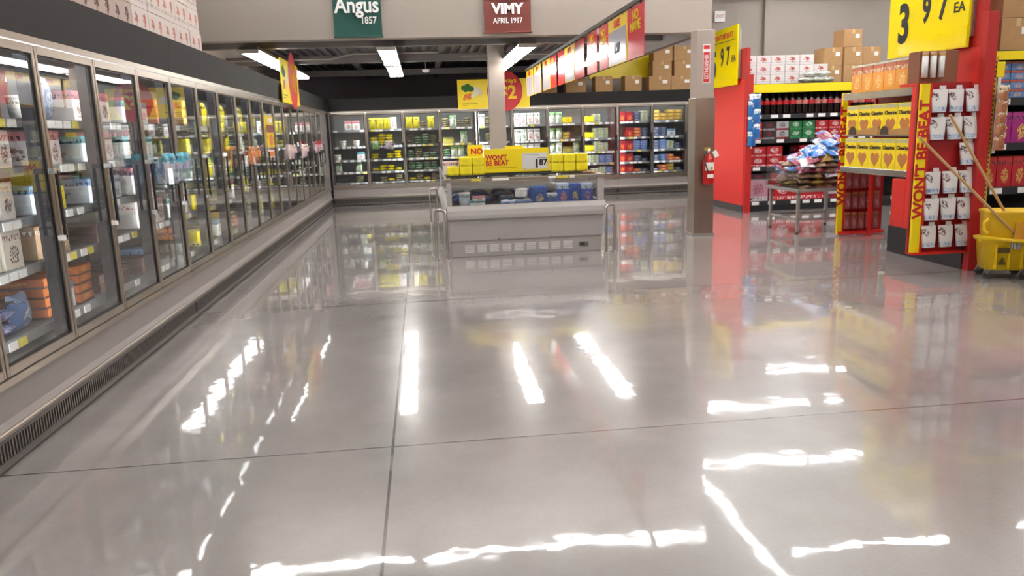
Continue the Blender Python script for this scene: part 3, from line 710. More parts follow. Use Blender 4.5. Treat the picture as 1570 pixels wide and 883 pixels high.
# ------------------------------------------------------------------ always two dollar signs on the freezer headers
vg = mat('broccoli_green', '#2f6b2c', .7); cf = mat('cauliflower_cream', '#e8e4cc', .7); co = mat('carrot_orange', '#e07a2c', .6); inkb = mat('ink_black', '#1c1a1c', .5)
def dollar_sign(label, loc, rz, mirror=False):
    t = thing('promotion_sign', label, 'sign', loc, rz)
    MB().box(0, 1.62, -.006, .006, 0, .64).build('panel', yellow, t)
    b = MB(); disc(b, 1.06, -.011, .37, .40, .44, 48, 0, .005); b.build('red_disc', redd, t)
    v1 = MB()
    for cx, cz, r_, mi in ((.17, .44, .055, 0), (.23, .46, .06, 0), (.29, .42, .06, 0), (.2, .40, .04, 0), (.36, .42, .05, 1), (.42, .39, .05, 1), (.38, .34, .05, 1), (.46, .34, .04, 1), (.33, .3, .04, 1), (.2, .3, .04, 2), (.25, .27, .045, 2), (.17, .25, .03, 2), (.27, .32, .03, 2)):
        disc(v1, .06 + (cx - .1) * 1.25, -.0065 - .0005 * mi - .0003 * (cx * 10 % 3), .36 + (cz - .36) * 1.25, r_ * 1.25, r_ * 1.05, 14, mi, .002)
    v1.build('vegetable_picture', [vg, cf, co], t)
    ln = MB(); ln.box(.09, .44, -.0075, -.006, .105, .118); ln.box(.09, .22, -.0075, -.006, .065, .076); ln.build('fine_print', inkb, t)
    words('always', .15, byel, t, (1.13, -.013, .60), bold=.002); words('$2', .40, byel, t, (1.12, -.013, .33), bold=.014, sx=.95)
    return t
dollar_sign('yellow sign with vegetables and red disc on the rear freezer header behind the column', (.87, 17.72, 2.05), 0)
dollar_sign('yellow sign with vegetables and red disc on the side freezer header', (-1.985, 11.95, 2.05), PI / 2)

isg = mat('island_grey_enamel', '#a8a2a0', 0.4)
# ------------------------------------------------------------------ island chest freezer
I0, I1, J0, J1 = .28, 2.23, 9.45, 13.3
t = thing('chest_freezer', 'low grey island chest freezer with glass sides in the open aisle', 'freezer', (I0, J0, 0)); WX, DY = I1 - I0, J1 - J0
MB().box(.03, WX - .03, .03, DY - .03, 0, .2, 0, .006).build('plinth', isg, t)
MB().box(.01, WX - .01, .012, DY - .012, .2, .46, 0, .006).build('lower_panel', isg, t)
b = MB(); prof = [(.0, .46), (-.035, .48), (-.045, .52), (-.04, .58), (-.01, .635), (.05, .64), (.05, .46)]
b.prismx([(y, z) for y, z in prof][::-1], -.01, WX + .01); b.prismx([(DY - y, z) for y, z in prof], -.01, WX + .01)
b.prism([(x_, z) for x_, z in prof][::-1], .0, DY); b.prism([(WX - x_, z) for x_, z in prof], .0, DY)
b.build('bumper_band', mat('bumper_grey', '#b5b1ad', .35), t)
MB().box(.05, WX - .05, .05, DY - .05, .46, .6).build('tank_floor', mat('tank_dark', '#4d4b4b', .5), t)
for i, (x0, x1, y0, y1) in enumerate(((0, .055, 0, .05), (WX - .085, WX, 0, .05), (0, .05, DY - .05, DY), (WX - .05, WX, DY - .05, DY))):
    MB().box(x0, x1, y0, y1, .63, .93, 0, .003).build('corner_post', isg, t)
for y0, y1, x0, x1 in ((-.012, .06, -.012, WX + .012), (DY - .06, DY + .012, -.012, WX + .012)): MB().box(x0, x1, y0, y1, .93, .965, 0, .004).build('top_rail', alu, t)
for x0, x1 in ((-.012, .06), (WX - .06, WX + .012)): MB().box(x0, x1, .06, DY - .06, .93, .965, 0, .004).build('top_rail', alu, t)
tags_ = MB(); 
for x_, wd, mi in ((.3, .12, 0), (.56, .2, 1), (1.25, .1, 1), (1.36, .14, 0), (1.52, .06, 1)): tags_.box(x_, x_ + wd, -.016, -.0125, .934, .962, mi)
tags_.build('price_tag_strip', [mat('tag_yellow2', '#e0cc3c', .6), paper], t)
for a, c_, ax in ((.055, WX - .085, 'f'), (.055, WX - .085, 'b')):
    yy = .02 if ax == 'f' else DY - .02
    g = MB(); g.face([(a, yy, .635), (c_, yy, .635), (c_, yy, .93), (a, yy, .93)]); g.build('glass_panel', glass, t)
for xx in (.02, WX - .02):
    g = MB(); g.face([(xx, .05, .635), (xx, DY - .05, .635), (xx, DY - .05, .93), (xx, .05, .93)]); g.build('glass_panel', glass, t)
vb = MB()
for i in range(9):
    for j in range(5): vb.box(.19 + i * .155, .305 + i * .155, .024, .031, .055 + j * .02, .064 + j * .02)
vb.build('vent_grille', mat('vent_light', '#efebe6', .5), t)
vb = MB(); vb.box(1.63, 1.75, .02, .031, .075, .125, 0); vb.box(1.645, 1.70, .017, .021, .085, .115, 1); vb.build('badge', [mat('badge_grey', '#6a6864', .4), mat('badge_dark', '#22302a', .4)], t)
sc_ = MB()
for x_, z_ in ((.62, .215), (1.28, .215), (.2, .465)): sc_.tube([(x_, .006, z_), (x_, .014, z_)], .008, 8)
sc_.build('screw', steel, t)
MB().box(.02, WX - .05, .42, DY - .3, .966, .985, 0, .004).build('centre_tray', black, t)
lidg = MB(); lidg.face([(.06, .06, .95), (WX - .06, .06, .95), (WX - .06, .42, .95), (.06, .42, .95)]); lidg.build('glass_lid', acrylic, t)
# bumper posts
def post(label, p0, p1, h_):
    a, c_ = Vector(p0), Vector(p1); pts = [(a.x, a.y, 0), (a.x, a.y, h_ - .05)]
    for k in range(1, 5):
        q = k / 4 * PI / 2; pts.append(tuple(a + (c_ - a).normalized() * .04 * (1 - math.cos(q))) [:2] + (h_ - .05 + .04 * math.sin(q) + .0,))
    pts2 = [(c_.x, c_.y, 0), (c_.x, c_.y, h_ - .05)]
    for k in range(1, 5):
        q = k / 4 * PI / 2; pts2.append(tuple(c_ + (a - c_).normalized() * .04 * (1 - math.cos(q)))[:2] + (h_ - .05 + .04 * math.sin(q),))
    o = thing('bumper_post', label, 'guard rail', (0, 0, 0))
    o.location = ((a.x + c_.x) / 2, (a.y + c_.y) / 2, 0); off = o.location.copy()
    mb = MB(); mb.tube([(x_ - off.x, y_ - off.y, z_) for x_, y_, z_ in pts + pts2[::-1]], .017, 10); mb.build('rail', steel, o)
    for q in (a, c_): MB().lathe([(0, 0), (.035, 0), (.035, .008), (.02, .015), (0, .015)], 14, 0, q.x - off.x, q.y - off.y).build('floor_flange', steel, o)
post('steel guard rail at the near corner of the chest freezer, side freezer side', (.12, 9.36, 0), (.25, 9.24, 0), .62)
post('steel guard rail at the near corner of the chest freezer, pillar side', (2.2, 9.22, 0), (2.33, 9.34, 0), .6)
post('steel guard rail at the far corner of the chest freezer', (.1, 13.45, 0), (.22, 13.55, 0), .6)
# goods on and in the island
yc = MB().box(-.0765, .0765, 0, .2, 0, .110, 0, .007).mesh('yellow_carton', pkg('yellow_carton_print', '#f2df12', '#ecd80c', '#e4cf08', 'low', .5, text='#9a8a10'))
def ycart(x, y, z, label): tag(link('yellow_carton', yc, None, (x, y, z), 0), label, 'box', 'yellow cartons on the chest freezer')
for i in range(3): ycart(.39 + i * .161, 9.93, .986, 'small yellow carton, bottom layer, %s in the pile before the NO sign' % nth(i))
for i in range(2): ycart(.551 + i * .161, 9.935, 1.098, 'small yellow carton, top layer, %s in the pile before the NO sign' % nth(i))
for r_ in range(2):
    for i in range(3): ycart(1.735 + i * .161, 9.93, .986 + r_ * .112, 'small yellow carton, %s layer, %s in the pile beside the price sign' % (('bottom', 'top')[r_], nth(i)))
for i in range(2):
    o = MB().box(-.09, .09, 0, .2, 0, .17, 0, .003).build('frozen_food_box', pkg('print_pinkish', '#e8dfe0', '#d8b8c0', '#c06878', 'box'), None, (.36 + i * .19, 10.16, .986)); tag(o, 'white and pink box behind the yellow cartons on the chest freezer, %s' % ('outer' if i == 0 else 'inner'), 'box')
def board_sign(name, label, loc, wd, ht, dp=.05):
    t_ = thing(name, label, 'sign', loc)
    MB().box(-wd / 2, wd / 2, 0, dp, 0, ht, 0, .003).build('panel', yellow, t_); return t_
s1 = board_sign('tabletop_sign', 'wide yellow sign with red lettering and price card on the chest freezer', (1.21, 9.98, 1.0), .84, .3)
MB().box(-.45, .45, -.01, .06, -.014, 0).build('foot', black, s1)
MB().box(-.14, .10, .051, .06, 0, .335).build('back_card', yellow, s1)
words("WON'T\nBE BEAT", .088, redd, s1, (-.40, -.003, .155), bold=.003, align='LEFT', sx=.92, line=.8)
MB().box(.07, .40, -.004, 0, .03, .235).build('price_card', mat('price_card_grey', '#dcdad6', .6), s1)
words('1', .15, inkb, s1, (.262, -.006, .095), bold=.005); words('87', .105, inkb, s1, (.345, -.006, .112), bold=.004)
k = MB(); k.box(.09, .29, -.0055, -.004, .213, .217); k.box(.27, .385, -.0055, -.004, .168, .174); k.box(.09, .12, -.0055, -.004, .04, .044); k.box(-.39, .0, -.002, 0, .06, .063); k.build('fine_print', inkb, s1)
s2 = board_sign('tabletop_sign', 'narrow yellow sign with the red word NO behind the yellow cartons', (.70, 10.28, .986), .2, .37)
words('NO', .1, redd, s2, (.02, -.003, .285), bold=.004)
MB().box(-.12, .12, -.01, .06, -.002, .004).build('foot', black, s2)
o = thing('price_tag', 'orange price tag lying on the chest freezer rim by the price sign', 'tag', (2.12, 9.8, .968)); MB().box(-.09, .09, 0, .12, 0, .012, 0, .003).build('card', mat('tag_orange', '#c8803c', .5), o); MB().box(-.13, -.08, .02, .12, .002, .02, 0, .004).build('clip', black, o)
tb = MB().lathe([(0, 0), (.06, 0), (.068, .15), (0, .15)], 20).build('frozen_food_tub', pkg('tub_lightblue', '#b8c8d0', '#9fb4c0', '#dfe6ea', 'box'), None, (.50, 9.66, .601)); tag(tb, 'pale blue round tub inside the chest freezer glass', 'tub')
tb.scale.z = 1.15
MB().lathe([(.06, .145), (.072, .145), (.072, .16), (0, .165)], 20).build('lid', white, tb)
for i, (x_, z_, wd, ht, m_) in enumerate(((.66, .601, .19, .075, 'tealb'), (.68, .678, .15, .05, 'wpink'))):
    o = MB().box(-wd / 2, wd / 2, 0, .2, 0, ht, 0, .003).build('frozen_food_box', MATS['print_' + m_], None, (x_, 9.62, z_)); tag(o, ['teal and white box beside the pale blue tub in the chest freezer', 'small white box lying on the teal box in the chest freezer'][i], 'box')
o = MB().lathe([(0, 0), (.07, 0), (.08, .02), (.08, .09), (.065, .105), (0, .11)], 22).build('ice_cream_tub', white, None, (1.22, 9.7, .70)); tag(o, 'plain white oval tub resting on blue packs in the chest freezer', 'tub')
MB().lathe([(.08, .085), (.086, .085), (.086, .1), (0, .112)], 22).build('lid', white, o)
bluebx = [pkg('blue_seafood', '#2c4c94', '#3f66b4', '#d8c060'), pkg('blue_seafood2', '#3a5cae', '#c8d4ea', '#e08a50'), pkg('blue_pack', '#5a74a8', '#dfe4ec', '#33487a')]
n_ = 0
for x_ in (1.03, 1.16, 1.29):
    o = link('frozen_fish_bag', m_pillow(.17, .22, .07, 8 + n_, False).mesh('frozen_fish_bag', bluebx[2]), None, (x_, 9.6 + .02 * n_, .605)); tag(o, 'blue and white fish bag, %s under the white tub in the chest freezer' % nth(n_), 'bag'); n_ += 1
for i, (x_, wd, ht, mi) in enumerate(((1.44, .2, .22, 0), (1.62, .15, .13, 2), (1.75, .15, .25, 1), (1.90, .15, .24, 0), (2.06, .15, .24, 1), (1.3, .13, .17, 0))):
    yy = 9.66 if i != 5 else 9.86
    o = MB().box(-wd / 2, wd / 2, 0, .16, 0, ht, 0, .003).build('frozen_fish_box', bluebx[mi], None, (x_, yy, .601)); o.rotation_euler.z = (R.random() - .5) * .06
    tag(o, 'blue seafood box standing in the chest freezer, %s counted from the white tub' % nth(i if i < 5 else 5), 'box', 'blue boxes in the chest freezer')
for i in range(14):
    o = link('frozen_fish_bag', m_pillow(.24, .26, .09, 30 + i % 3, False).mesh('frozen_fish_bag', bluebx[i % 3]), None, (.5 + (i % 5) * .3, 10.15 + (i // 5) * .6, .605)); tag(o, 'blue fish bag deep inside the chest freezer, %s in the row %s from the front' % (nth(i % 5), nth(i // 5)), 'bag', 'blue bags deep in the chest freezer')

# ------------------------------------------------------------------ clip baskets on the side freezer doors
def basket(label, yc_, zc_, wd, mats_, bl, n):
    t_ = thing('clip_basket', label, 'basket', (LX0 + .065, yc_, zc_), PI / 2)
    b = MB(); b.box(-wd / 2, wd / 2, -.13, 0, 0, .006); b.box(-wd / 2, wd / 2, -.136, -.13, 0, .11); b.box(-wd / 2 - .005, -wd / 2, -.13, 0, 0, .12); b.box(wd / 2, wd / 2 + .005, -.13, 0, 0, .12)
    b.build('tray', acrylic, t_)
    MB().box(-wd / 2, wd / 2, 0, .006, 0, .17).build('back_plate', acrylic, t_)
    for sx in (-.35, .35): MB().box(sx * wd - .015, sx * wd + .015, -.002, .03, .17, .19).build('hook', chrome, t_)
    for i in range(n):
        xo = (i - (n - 1) / 2) * (wd - .1) / max(n - 1, 1)
        o = link('snack_bag', m_pillow(.15, .06, .22, 50 + i).mesh('snack_bag', mats_[i % len(mats_)]), None, (LX0 + .065 + .065, yc_ + xo, zc_ + .01), PI / 2 + (R.random() - .5) * .5)
        o.rotation_euler.x = (R.random() - .5) * .1
        o.location.x += .03
        tag(o, '%s bag, %s in the basket clipped to the %s' % (bl, nth(i), label.split(' on the ')[1]), 'bag', bl + ' bags in a clip basket')
teal1 = pkg('teal_snack', '#b8b4bc', '#2a9fb4', '#3a6ab0', 'bag'); 
basket('clear clip basket of teal topped bags on the fifth side freezer door', 6.42, 1.2, .6, [teal1], 'teal topped', 4)
basket('clear clip basket of orange bags on the ninth side freezer door', 9.36, 1.22, .5, [pkg('orange_snack', '#c8703c', '#d88a50', '#e8c8a0', 'bag')], 'orange', 3)
basket('clear clip basket of pale pink bags on the twelfth side freezer door', 12.1, 1.2, .6, [pkg('pink_snack', '#c0a4a0', '#d8c0bc', '#a88', 'bag') if False else pkg('pink_snack', '#c0a4a0', '#d8c0bc', '#aa8888', 'bag')], 'pale pink', 3)
basket('clear clip basket of pale rose bags on the fourteenth side freezer door', 13.4, 1.2, .5, [MATS['pink_snack']], 'pale rose', 3)
basket('clear clip basket of red topped bags on the sixteenth side freezer door', 15.1, 1.24, .7, [pkg('red_snack', '#b08890', '#c03038', '#e0d0d0', 'bag')], 'red topped', 3)
pz = thing('door_poster', 'yellow and orange promotional card stuck on a side freezer door', 'sign', (LX0 + .03, 10.98, 1.41), PI / 2)
MB().box(-.25, .25, -.004, 0, 0, .42).build('card', byel, pz); 
a = MB(); a.box(-.25, .25, -.006, -.004, .2, .30, 0); disc(a, .02, -.006, .1, .12, .07, 20, 1, .002); disc(a, .02, -.006, .36, .15, .04, 20, 2, .002); a.build('print', [mat('print_brown', '#7a3a20', .5), mat('print_orange', '#d87a28', .5), mat('print_white', '#e8e0d0', .5)], pz)
pz = thing('door_tag', 'small orange price tag under the yellow card on a side freezer door', 'tag', (LX0 + .03, 10.95, 1.28), PI / 2)
MB().box(-.2, .2, -.004, 0, 0, .09).build('card', paper, pz); MB().box(-.18, .18, -.006, -.004, .01, .08).build('print', mat('print_orange', '#d87a28', .5), pz)
# round clip bins on the second rear door
for i, (bx, m_, lb_) in enumerate(((-1.02, 'gup', 'green'), (-.72, 'wpink', 'pale pink'))):
    t_ = thing('clip_bin', 'round clear bin of %s packs clipped to the second rear freezer door' % lb_, 'bin', (bx, BY0 - .13, 1.22))
    MB().lathe([(0, 0), (.1, .0), (.13, .05), (.135, .16), (.13, .16), (.125, .05), (0, .01)], 18).build('bowl', acrylic, t_)
    MB().box(-.02, .02, .1, .13, .05, .2).build('bracket', chrome, t_)
    for j in range(3):
        o = link('snack_bag', m_pillow(.14, .06, .17, 60 + j).mesh('snack_bag', pkg('clip_' + lb_, '#7faa48' if i == 0 else '#b8a0a8', '#d8e0c0' if i == 0 else '#d0c4c8', '#507838' if i == 0 else '#907884', 'bag')), None, (bx, BY0 - .13 + (j - 1) * .05 - .03, 1.24), (j - 1) * .3)
        tag(o, '%s bag, %s in the round clip bin on the second rear door' % (lb_, nth(j)), 'bag', lb_ + ' bags in the clip bin')

# ------------------------------------------------------------------ red ended shelving, soda side
def shelving(label, loc, Lx, depth, levels, hz0, hz1):
    t_ = thing('shelving_unit', label, 'shelf unit', loc)
    MB().box(0, Lx, .0, depth, 0, .1).build('base_deck', black, t_)
    MB().box(0, Lx, depth / 2 - .02, depth / 2 + .02, .1, hz1).build('back_panel', mat('shelf_back_black', '#242226', .6), t_)
    MB().box(0, Lx, .02, depth - .02, hz0 + .02, hz1 + .01).build('canopy', mat('canopy_dark', '#3a3434', .5), t_)
    MB().box(0, Lx, -.01, .02, hz0, hz1).build('header', yellow, t_)
    for z in levels:
        q = MB().box(.02, Lx, .02, depth / 2 - .02, z - .03, z).build('shelf', black, t_)
        p = MB(); p.box(.02, Lx, .0, .02, z - .07, z + .005, 0); xx = .1
        while xx < Lx - .2:
            p.box(xx, xx + .13, -.005, 0, z - .06, z - .004, 1); xx += R.choice((.22, .3, .42))
        p.build('price_rail', [mat('price_rail_black', '#2a292c', .4), paper], q)
    return t_
G1 = shelving('red ended shelving unit stocked with soda beyond the chip table', (5.62, 13.0, 0), 4.6, 1.5, [.17, .77, 1.24, 1.66], 2.03, 2.17)
def perforated(par, x0, x1, y0, z0, z1, my):
    p = MB(); p.box(x0, x1, y0, y0 + .02, z0, z1, 0); z = z0 + .02
    while z < z1 - .03: p.box(x0 + .015, x1 - .015, y0 - .002, y0, z, z + .022, 1); z += .045
    return p.build('upright', [my, mat('slot_dark', '#4a3a10', .6)], par)
perforated(G1, -.0, .05, -.03, .0, 2.1, mat('upright_yellow', '#e0c41c', .45))
MB().box(-.12, -.04, -.1, 1.5, .12, 2.25, 0, .004).build('end_panel', red, G1)
MB().box(-.125, -.04, -.1, 1.5, 0, .12).build('kick_plate', mat('kick_charcoal', '#3c3a3c', .5), G1)
MB().box(-.11, .0, -.17, -.1, 0, 2.33, 0, .004).build('end_fin', mat('fin_red', '#b51f1c', .45), G1)
MB().box(-.11, -.05, -.12, 1.5, 2.25, 2.77).build('header_board', mat('fin_red', '#b51f1c', .45), G1)
def big_price(label, loc, rz, wd, ht, big, small, top):
    t_ = thing('price_sign', label, 'sign', loc, rz); gy = mat('sign_yellow_gloss', '#fbe400', .12)
    MB().box(-wd / 2, wd / 2, -.012, .012, 0, ht).build('panel', gy, t_)
    MB().box(-.02 * wd, wd / 2, -.02, -.012, .01, ht * .24).build('lower_card', gy, t_)
    MB().box(wd / 2 - .03, wd / 2 + .02, .012, .05, .1, ht - .1).build('bracket', alu, t_)
    words(big, ht * .64, inkb, t_, (-wd * .29, -.014, ht * .38), bold=.018, sx=.72 if len(big) < 2 else .6)
    words(small[0], ht * .42, inkb, t_, (wd * .0, -.014, ht * .5), bold=.012, sx=.72); words(small[1], ht * .42, inkb, t_, (wd * .2, -.014, ht * .5), bold=.012, sx=.72)
    words('EA', ht * .16, inkb, t_, (wd * .39, -.014, ht * .45), bold=.002)
    words(top, ht * .13, redd, t_, (0, -.014, ht * .86), bold=.002)
    MB().box(-wd * .45, wd * .45, -.0135, -.012, ht * .765, ht * .775).build('rule_line', inkb, t_)
big_price('glossy yellow price sign on the red shelving end by the steel clad pillar', (5.45, 13.79, 2.18), -PI / 2, 1.32, 1.0, '5', '97', "WON'T BE BEAT")
# soda bottles
bl = MB().lathe([(0, 0), (.045, 0), (.052, .01), (.054, .03), (.05, .10), (.052, .13), (.052, .2), (.047, .23), (.025, .275), (.014, .29), (.014, .3), (0, .3)], 18)
blm = bl.mesh('soda_bottle', mat('cola_dark', '#1c0f0e', .12))
blb = MB().lathe([(.0545, .15), (.0545, .215)], 18); lbm = [mat('label_red', '#c0202a', .4), mat('label_pink', '#c87a74', .4), mat('label_black', '#3a3034', .4)]
lbme = [blb.mesh('label', q) for q in lbm]; cpm = MB().lathe([(0, .32), (.015, .318), (.016, .295), (0, .295)], 12).mesh('cap', mat('cap_dark', '#2a1a1c', .4))
for i in range(20):
    o = link('soda_bottle', blm, None, (5.74 + i * .116, 13.09, 1.661)); o.scale.z = 1.1; link('label', lbme[0 if i < 6 else 1 if i % 3 else 0], o); link('cap', cpm, o)
    tag(o, 'dark cola bottle with red label, top soda shelf, %s from the yellow upright' % nth(i), 'bottle', 'cola bottles on the top shelf')
cases = {'red': pkg('case_red', '#b01820', '#c8323a', '#e8dcdc', 'low', .35, text='#efe6e6'), 'dark': pkg('case_dark', '#33282c', '#a8a4a8', '#8c2830', 'low', .35), 'silver': pkg('case_silver', '#b4b0b4', '#a02830', '#4a4044', 'low', .35),
         'green': pkg('case_green', '#1f6f3c', '#3c9a5c', '#d8e8d8', 'low', .35), 'pink': pkg('case_pink', '#b88a98', '#d8d0d4', '#8a3050', 'low', .35)}
cnt = 0
def case(x, z, wd, ht, c_, lab, dp=.4):
    o = MB().box(-wd / 2, wd / 2, 0, dp, 0, ht, 0, .006).build('soda_case', cases[c_], None, (x, 13.06, z)); tag(o, lab, 'case', 'soda cases on the shelving')
cols = ['red', 'dark', 'silver', 'green', 'green', 'red', 'red', 'silver', 'dark', 'red', 'green', 'red', 'dark', 'red']
cw = {'red': 'red', 'dark': 'black', 'silver': 'silver and red', 'green': 'green', 'pink': 'pink and white'}
for i, c_ in enumerate(cols):
    for r_ in range(2): case(5.79 + i * .24, 1.241 + r_ * .151, .225, .148, c_, '%s soda case, %s layer, %s along the second soda shelf' % (cw[c_], ('bottom', 'top')[r_], nth(i)))
for i in range(9):
    for r_ in range(2):
        if r_ and i in (2, 5): continue
        case(5.84 + i * .3, .771 + r_ * .176, .285, .172, 'red' if i < 6 else 'dark', '%s soda case, %s layer, %s along the third soda shelf' % ('red' if i < 6 else 'black', ('bottom', 'top')[r_], nth(i)))
for i, (wd, c_) in enumerate(((.36, 'pink'), (.5, 'red'), (.5, 'red'), (.3, 'silver'), (.3, 'red'), (.4, 'red'))):
    case(5.86 + [0, .45, .97, 1.4, 1.73, 2.1][i], .171, wd, .36, c_, 'large %s soda case, %s along the bottom soda shelf' % (cw[c_], nth(i)))
    if i in (0, 1): case(5.86 + [0, .45][i], .532, wd * .9, .12, 'red' if i else 'dark', 'flat %s soda case lying on the large ones, %s' % ('red' if i else 'black', nth(i)))
# stock above
wcm = MB().box(-.127, .127, 0, .3, 0, .158, 0, .003).mesh('stock_carton', carton_mat('carton_white_flower', '#d9d2d0', '#b04a40', '#7a7478', 1))
for r_ in range(3):
    for i in range(6):
        if i == 5 and r_ == 2: continue
        tag(link('stock_carton', wcm, None, (5.71 + i * .262, 13.25, 2.185 + r_ * .161), 0), 'white carton with red flower print above the soda, %s layer, %s along' % (nth(r_), nth(i)), 'box', 'white cartons above the soda')
for i, (bx, bz, k_, yy) in enumerate(((7.3, 0, 3, 13.35), (7.3, .302, 3, 13.35), (7.66, 0, 3, 13.32), (7.66, .302, 3, 13.32), (7.64, .604, 3, 13.33), (8.02, 0, 3, 13.35), (8.02, .302, 3, 13.35), (8.4, 0, 3, 13.35))):
    carton_box(bx, yy, 2.182 + bz, k_, 'brown box above the soda shelving, %s column from the white cartons, %s up' % (nth([0, 0, 1, 1, 1, 2, 2, 3][i]), nth(int(bz / .3))), 'brown boxes above the soda')
wr = pkg('wrapped_white', '#d8d8d4', '#c4ccc4', '#9ab09a', 'bag')
for i, bx in enumerate((6.72, 6.9, 7.08, 6.8, 7.0)):
    o = link('wrapped_pack', m_pillow(.24, .18, .1, 70 + i, False).mesh('wrapped_pack', wr), None, (bx, 13.04 + .0, 2.185 + (.095 if i > 2 else 0)), R.random() * .3); tag(o, 'pale green plastic wrapped pack lying before the cartons above the soda, %s' % nth(i), 'pack', 'wrapped packs above the soda')
# clip strip of blue bags on the fin
cs = thing('clip_strip', 'narrow clip strip holding blue snack bags on the red shelving fin', 'rack', (5.6, 12.82, 1.1))
MB().box(-.015, .015, .0, .006, 0, .9).build('strip', white, cs); MB().box(-.02, .02, -.01, .02, .88, .93).build('hook', chrome, cs)
bsn = pkg('blue_snack', '#2f78b8', '#dfe8f0', '#1c4a8c', 'bag')
for i in range(6):
    o = link('snack_bag', m_pillow(.2, .05, .24, 80 + i).mesh('snack_bag', bsn), None, (5.6 + .02 * (i % 2), 12.765 - .004 * (i % 2), 1.14 + i * .125), .4 * (-1) ** i); tag(o, 'blue and white snack bag, %s up the clip strip on the red fin' % nth(i), 'bag', 'bags on the clip strip')

# ------------------------------------------------------------------ chip table
T0, T1, U0, U1, TZ = 5.04, 6.0, 9.98, 10.98, .62
t_ = thing('display_table', 'grey metal table carrying a clear bin heaped with chip bags', 'table', (T0, U0, 0)); TW, TD = T1 - T0, U1 - U0
MB().box(0, TW, 0, TD, TZ - .045, TZ, 0, .005).build('tabletop', grey, t_)
for x_, y_ in ((.05, .08), (TW - .05, .08), (.05, TD - .08), (TW - .05, TD - .08)):
    lg = MB().box(x_ - .02, x_ + .02, y_ - .02, y_ + .02, .02, TZ - .045, 0, .003).build('leg', grey, t_)
    MB().lathe([(0, 0), (.02, 0), (.02, .02), (0, .02)], 10, 0, x_, y_).build('foot', black, lg)
MB().box(.07, TW - .07, .07, .09, .18, .21).build('stretcher', grey, t_); MB().box(.07, TW - .07, TD - .09, TD - .07, .18, .21).build('stretcher', grey, t_)
MB().box(.04, .06, .1, TD - .1, .18, .21).build('stretcher', grey, t_)
bt = thing('clear_bin', 'clear plastic bin on the grey table holding the chip bags', 'bin', (T0, U0, TZ))
for x0, x1, y0, y1 in ((.0, TW, 0, .006), (0, TW, TD - .006, TD), (0, .006, .006, TD - .006), (TW - .006, TW, .006, TD - .006)): MB().box(x0, x1, y0, y1, 0, .27).build('side_panel', acrylic, bt)
MB().box(.006, TW - .006, .006, TD - .006, 0, .006).build('bottom_panel', acrylic, bt)
chm = [pkg('chips_blue', '#2f6fc0', '#c8d8ea', '#e8e4dc', 'bag', .22), pkg('chips_white', '#c9d0dc', '#3f74c0', '#b03048', 'bag', .25), pkg('chips_brown', '#8a6a54', '#a58a70', '#c0a070', 'bag', .25), pkg('chips_red', '#8c3048', '#5a6ab0', '#d8c8cc', 'bag', .25), pkg('chips_gold', '#b0904a', '#c8a860', '#7a5a30', 'bag', .25)]
chw = ['blue', 'white and blue', 'brown', 'dark red', 'gold']
chmesh = [[m_pillow(.19, .075, .25, 90 + j).mesh('chip_bag', q) for j in range(3)] for q in chm]
n_ = 0
def chip(x, y, z, c_, tilt=None, az=None):
    global n_
    me = R.choice(chmesh[c_]); o = link('chip_bag', me, None, (x, y, z))
    o.rotation_mode = 'XYZ'; o.rotation_euler = (tilt if tilt is not None else R.uniform(-1.5, -.9), R.uniform(-.3, .3), az if az is not None else R.uniform(-.9, .9))
    n_ += 1; return o
heap = []
for lay, (z, ins, nx, ny) in enumerate(((.665, .08, 4, 3), (.735, .08, 4, 3), (.805, .08, 4, 3), (.875, .08, 4, 3), (.945, .12, 4, 3), (1.015, .22, 4, 3), (1.085, .3, 3, 3), (1.155, .4, 3, 2), (1.225, .5, 2, 2), (1.29, .55, 2, 1))):
    for i in range(nx):
        for j in range(ny):
            wx_ = TW - .16 - ins * .8; cx_ = T0 + ins + wx_ * (i + .5) / nx + R.uniform(-.02, .02); cy_ = U0 + .22 + .26 * (j + (3 - ny) * .5) + R.uniform(-.02, .02)
            c_ = R.choice((2, 2, 4, 2, 1)) if lay < 3 else R.choice((0, 0, 1, 1, 3, 0, 4)) if lay > 4 else R.choice((0, 1, 2, 3, 1))
            az = R.uniform(-.5, .5); tl = -1.57 + R.uniform(-.12, .3); edge = i == 0 or j == 0
            if edge and lay > 2: tl += .25
            o = chip(cx_ - math.sin(az) * -.12, cy_ - .12 * math.cos(az), z, c_, tl, az); o.rotation_euler.y = R.uniform(-.15, .15) + (-.3 if i == 0 and lay > 4 else 0)
            tag(o, '%s chip bag, %s layer of the heap, row %s, %s along' % (chw[c_], nth(lay), nth(j), nth(i)), 'bag', 'chip bags heaped in the clear bin')

# ------------------------------------------------------------------ near red ended shelving with its wing displays
G2 = shelving('nearer red ended shelving unit behind the yellow mop bucket', (5.46, 7.06, 0), 3.4, 1.05, [.25, .81, 1.24, 1.67], 2.03, 2.11)
perforated(G2, 0, .05, -.03, 0, 2.06, mat('upright_yellow_worn', '#c8a42a', .5))
MB().box(-.10, -.02, .03, 1.05, .3, 2.17, 0, .003).build('end_panel', red, G2)
MB().box(-.10, -.02, 1.05, 1.3, .3, .84, 0, .003).build('lower_end_panel', red, G2)
MB().box(-.12, -.02, .03, 1.3, 0, .3).build('kick_plate', mat('kick_black', '#1c1c20', .5), G2)
MB().box(-.11, -.0, -.06, .03, 0, 2.47, 0, .003).build('end_fin', mat('fin_red', '#b51f1c', .45), G2)
MB().box(-.10, -.04, .03, 1.05, 2.17, 2.9).build('header_board', mat('fin_red', '#b51f1c', .45), G2)
big_price('glossy yellow price sign with a large three on the nearer red end', (5.29, 7.83, 2.17), -PI / 2 + .03, 1.24, .86, '3', '97', "WON'T BE BEAT")
